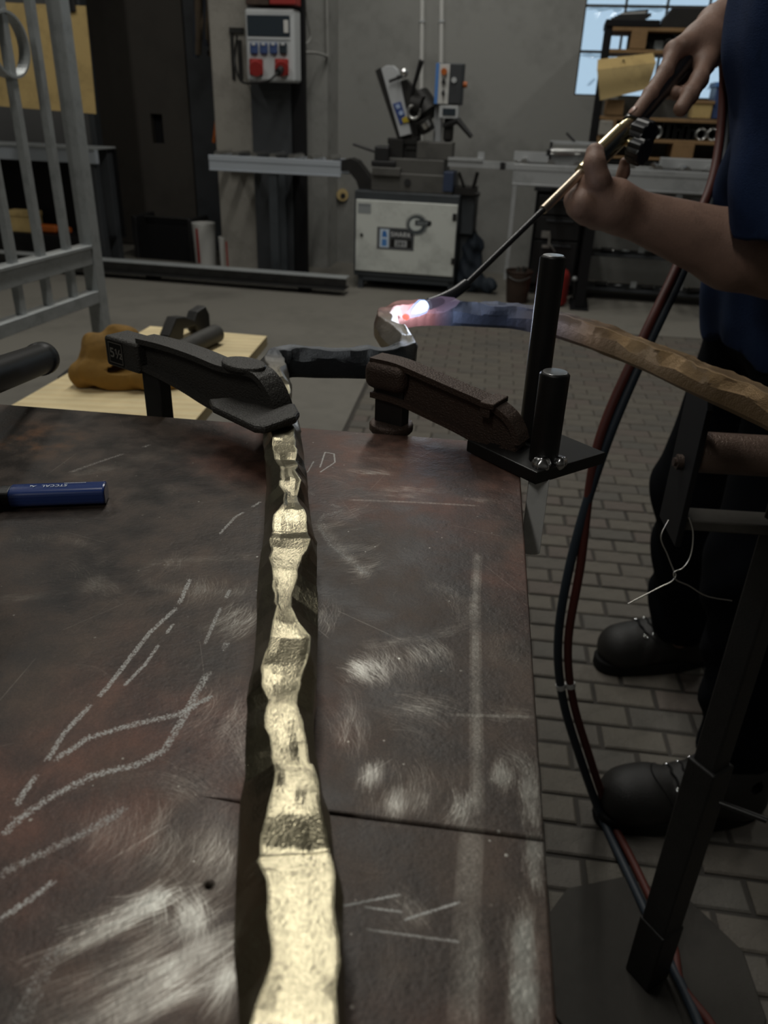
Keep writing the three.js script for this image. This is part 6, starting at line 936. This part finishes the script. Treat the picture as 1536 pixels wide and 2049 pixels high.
  const fB = (x, y, z) => { let d = fB0(x, y, z); if (y > H.y - 0.15) { d = smin(d, Math.hypot((x - (H.x - 0.122)) * 0.9, y - (H.y + 0.005), (z - H.z) * 1.6) - 0.018, 0.02); for (const s of [-1, 1]) { d = smin(d, Math.hypot((x - H.x - 0.005) * 1.0, (y - H.y - 0.03) * 0.7, (z - H.z - s * 0.088) * 2.2) - 0.024, 0.01); d = Math.max(d, -(Math.hypot(x - (H.x - 0.118), y - (H.y + 0.035), z - H.z - s * 0.034) - 0.014)); } } return d; };
  const gB = surfNet(fB, V(0.24, 0.03, -1.62), V(0.98, 1.75, -0.93), 0.0125);
  const hand = (f, lists, pad) => { const b = boundsOf(lists, pad); return surfNet(f, b[0], b[1], 0.0032); };
  const allL = [...lh, ...lhF.flatMap(chain), ...chain(lhT)], allR = [...rh, ...rhF.flatMap(chain), ...chain(rhT)];
  const gL = hand(fL, allL, 0.056), gR = hand(fR, allR, 0.056);
  const plain = (g) => { g = g.toNonIndexed(); return g; };
  obj('body', mergeGeometries([gB, gL, gR].map((g) => plain(shiftGeo(g)))), 'skin', p);
  // nails
  const nail = (a, b, r, nrm) => { const t = b.clone().sub(a).normalize(), c = b.clone().addScaledVector(t, -r * 0.15).addScaledVector(nrm, r * 0.82), s = t.clone().cross(nrm).normalize(), n2 = s.clone().cross(t); return shiftGeo(new THREE.SphereGeometry(1, 12, 8).scale(r * 0.66, r * 0.85, r * 0.26).applyMatrix4(new THREE.Matrix4().makeBasis(s, t, n2.clone())).translate(c.x, c.y, c.z)); };
  const toEye = cF.clone().negate();
  obj('nail', nail(lhT[0][2], lhT[0][3], 0.0103, cU.clone().multiplyScalar(0.25).addScaledVector(toEye, 0.97).normalize()), 'nail', p);
  obj('nail', nail(rhF[0][0][2], rhF[0][0][3], 0.0090, cU.clone().multiplyScalar(0.55).addScaledVector(cX, -0.5).addScaledVector(toEye, 0.4).normalize()), 'nail', p);
  // ---- shirt
  const sh = [[J.pel.clone().add(V(-0.01, -0.02, 0.05)), J.waist.clone().add(V(0, 0, 0.055)), 0.135, 0.128], [J.pel.clone().add(V(-0.01, -0.02, -0.06)), J.waist.clone().add(V(0, 0, -0.06)), 0.135, 0.128], [J.waist.clone().add(V(0, 0, 0.06)), J.chest.clone().add(V(0, 0, 0.07)), 0.126, 0.122], [J.waist.clone().add(V(0, 0, -0.06)), J.chest.clone().add(V(0, 0, -0.07)), 0.126, 0.122], [m(J.shL, J.chest, 0.15), m(J.shR, J.chest, 0.15), 0.092, 0.092], [J.chest, J.neck, 0.105, 0.07]];
  const sl = [[atZ(1616, -10, -1.08), atZ(1580, 545, -1.035), 0.078, 0.078]], sr = [[J.shR, m(J.shR, J.elR, 0.8), 0.075, 0.074]];
  const upper = blend(caps([...body.slice(0, 7).filter((_, i) => i !== 6 && i !== 1), [J.shL, m(J.shL, J.elL, 0.75), 0.050, 0.044], [J.shR, m(J.shR, J.elR, 0.6), 0.050, 0.044]]), 0.05);
  const fS0 = blend(caps(sh), 0.05), fS = (x, y, z) => Math.min(fS0(x, y, z), upper(x, y, z) - 0.016), fSl = caps(sl)[0], fSr = caps(sr)[0];
  const cut = (a, b, t) => { const n = b.clone().sub(a).normalize(), c = m(a, b, t); return (x, y, z) => (x - c.x) * n.x + (y - c.y) * n.y + (z - c.z) * n.z; };
  const hemY = atZ(1500, 484, -0.985).y, cL = (x, y, z) => hemY + 0.004 * Math.sin(x * 40) - y, cR = cut(J.shR, J.elR, 0.72), cN = cut(J.chest, J.neck, 0.72);
  const fold = (x, y, z) => 0.006 * Math.sin(y * 42 + 6 * Math.sin(x * 9 + z * 5)) * Math.sin(z * 20 + y * 6) + 0.004 * Math.sin((x + z) * 60 + y * 9);
  const fShirt = (x, y, z) => { const t = Math.max(fS(x, y, z), 0.83 + 0.012 * Math.sin(z * 25) - y, cN(x, y, z)), l = Math.max(fSl(x, y, z), cL(x, y, z)), r = Math.max(fSr(x, y, z), cR(x, y, z)); return smin(smin(t, l, 0.03), r, 0.03) + fold(x, y, z); };
  obj('shirt', shiftGeo(surfNet(fShirt, V(0.33, 0.76, -1.66), V(0.98, 1.52, -0.92), 0.0095)), 'shirt', p);
  // ---- trousers
  const tr = [[J.hipL, J.kneeL, 0.108, 0.083], [J.kneeL, J.ankL.clone().add(V(0.012, 0.03, 0)), 0.083, 0.062], [J.hipR, J.kneeR, 0.108, 0.083], [J.kneeR, J.ankR.clone().add(V(0, 0.03, 0)), 0.083, 0.066], [J.hipL, J.hipR, 0.115, 0.115], [J.pel, J.waist, 0.12, 0.11]];
  const fT = blend(caps(tr), 0.04), fTr = (x, y, z) => Math.max(fT(x, y, z) + 0.006 * Math.sin(y * 50 + 5 * Math.sin(x * 12 + z * 9)) * sst(0.7, 0.3, y), 0.095 + 0.01 * Math.sin(z * 30) - y, y - 0.92);
  obj('trousers', shiftGeo(surfNet(fTr, V(0.42, 0.05, -1.66), V(0.90, 0.98, -0.90), 0.012)), 'trousers', p);
  // ---- boots
  const boot = (heel, toe, nm) => {
    const d = toe.clone().sub(heel).setY(0), Lb = d.length(), ang = -Math.atan2(d.z, d.x);
    const grp = new THREE.Group(); grp.name = nm; grp.position.set(heel.x - o.x, 0, heel.z - o.z); grp.rotation.y = ang; p.add(grp);
    const C = [[V(0.045, 0.062, 0), V(0.05, 0.15, 0), 0.046, 0.05], [V(0.05, 0.055, 0), V(Lb - 0.06, 0.052, 0.004), 0.044, 0.046], [V(Lb - 0.085, 0.055, 0.006), V(Lb - 0.052, 0.050, 0.004), 0.050, 0.047], [V(0.06, 0.12, 0), V(0.14, 0.075, 0), 0.047, 0.043]];
    const f0 = blend(caps(C), 0.03), f = (x, y, z) => Math.max(f0(x, y, z) + 0.0012 * Math.sin(x * 160 + y * 40) * sst(0.12, 0.16, x) * sst(0.22, 0.17, x), 0.022 - y, y - 0.17);
    const b = boundsOf(C, 0.06); obj('upper', surfNet(f, b[0], b[1], 0.006), 'bootLeather', grp);
    const out = []; for (let k = 0; k < 36; k++) { const t = k / 36 * 6.2832, cx = Lb / 2, w = 0.046 + 0.008 * Math.cos(t); out.push([cx + (Lb / 2 + 0.004) * Math.sign(Math.cos(t)) * Math.pow(Math.abs(Math.cos(t)), 0.75), w * Math.sign(Math.sin(t)) * Math.pow(Math.abs(Math.sin(t)), 0.8)]); }
    obj('sole', prism(out, 0.029, 0.004).rotateX(-Math.PI / 2).translate(0, 0.0006, 0), 'bootSole', grp);
    const top = (x, z) => { for (let y = 0.19; y > 0.03; y -= 0.0015) if (f0(x, y, z) < 0) return y; return 0.03; };
    obj('toe_seam', tube(Array.from({ length: 11 }, (_, k) => { const z = (k / 10 - 0.5) * 0.086, x = Lb - 0.088 - 14 * z * z; return V(x, top(x, z) + 0.0006, z); }), 0.0014, 30, 6), 'bootSole', grp);
    for (let k = 0; k < 4; k++) { const x = 0.178 - k * 0.020, lp = [-0.026, -0.013, 0, 0.013, 0.026].map((z) => V(x + (Math.abs(z) < 0.01 ? 0.004 : 0), top(x, z) + 0.0012, z)); obj('lace', tube(lp, 0.0024, 18, 6), 'bootSole', grp); for (const s of [-1, 1]) obj('eyelet', new THREE.TorusGeometry(0.0042, 0.0019, 6, 12).rotateX(Math.PI / 2 + 0.7 * s).translate(x, top(x, s * 0.030) + 0.0015, s * 0.030), 'chrome', grp); }
  };
  boot(V(0.712, 0, -1.045), V(0.408, 0, -1.018), 'boot'); boot(V(0.775, 0, -1.50), V(0.508, 0, -1.462), 'boot');
  // ---- head details
  const hr = (x, y, z) => { const d = fB(x, y, z) - 0.012, c = (x - H.x) * 0.75 + (H.y + 0.06 - y) * 0.9; return Math.max(d + 0.003 * Math.sin(x * 190) * Math.sin(z * 170), -(x - H.x) - 0.055 + (y - H.y - 0.11) * 0.4 - 0.0 + 0, H.y - 0.02 + (H.x + 0.02 - x) * 0.8 - y, c - 10); };
  obj('hair', shiftGeo(surfNet(hr, V(H.x - 0.16, H.y - 0.1, H.z - 0.14), V(H.x + 0.16, H.y + 0.24, H.z + 0.14), 0.009)), 'hair', p);
  for (const s of [-1, 1]) obj('eye', shiftGeo(new THREE.SphereGeometry(0.0125, 14, 10).translate(H.x - 0.108, H.y + 0.035, H.z + s * 0.034)), 'eyeWhite', p);
  obj('mouth', shiftGeo(new THREE.SphereGeometry(1, 14, 8).scale(0.008, 0.004, 0.022).translate(H.x - 0.112, H.y - 0.04, H.z)), 'nail', p);
}
renderer.render(scene, camera);
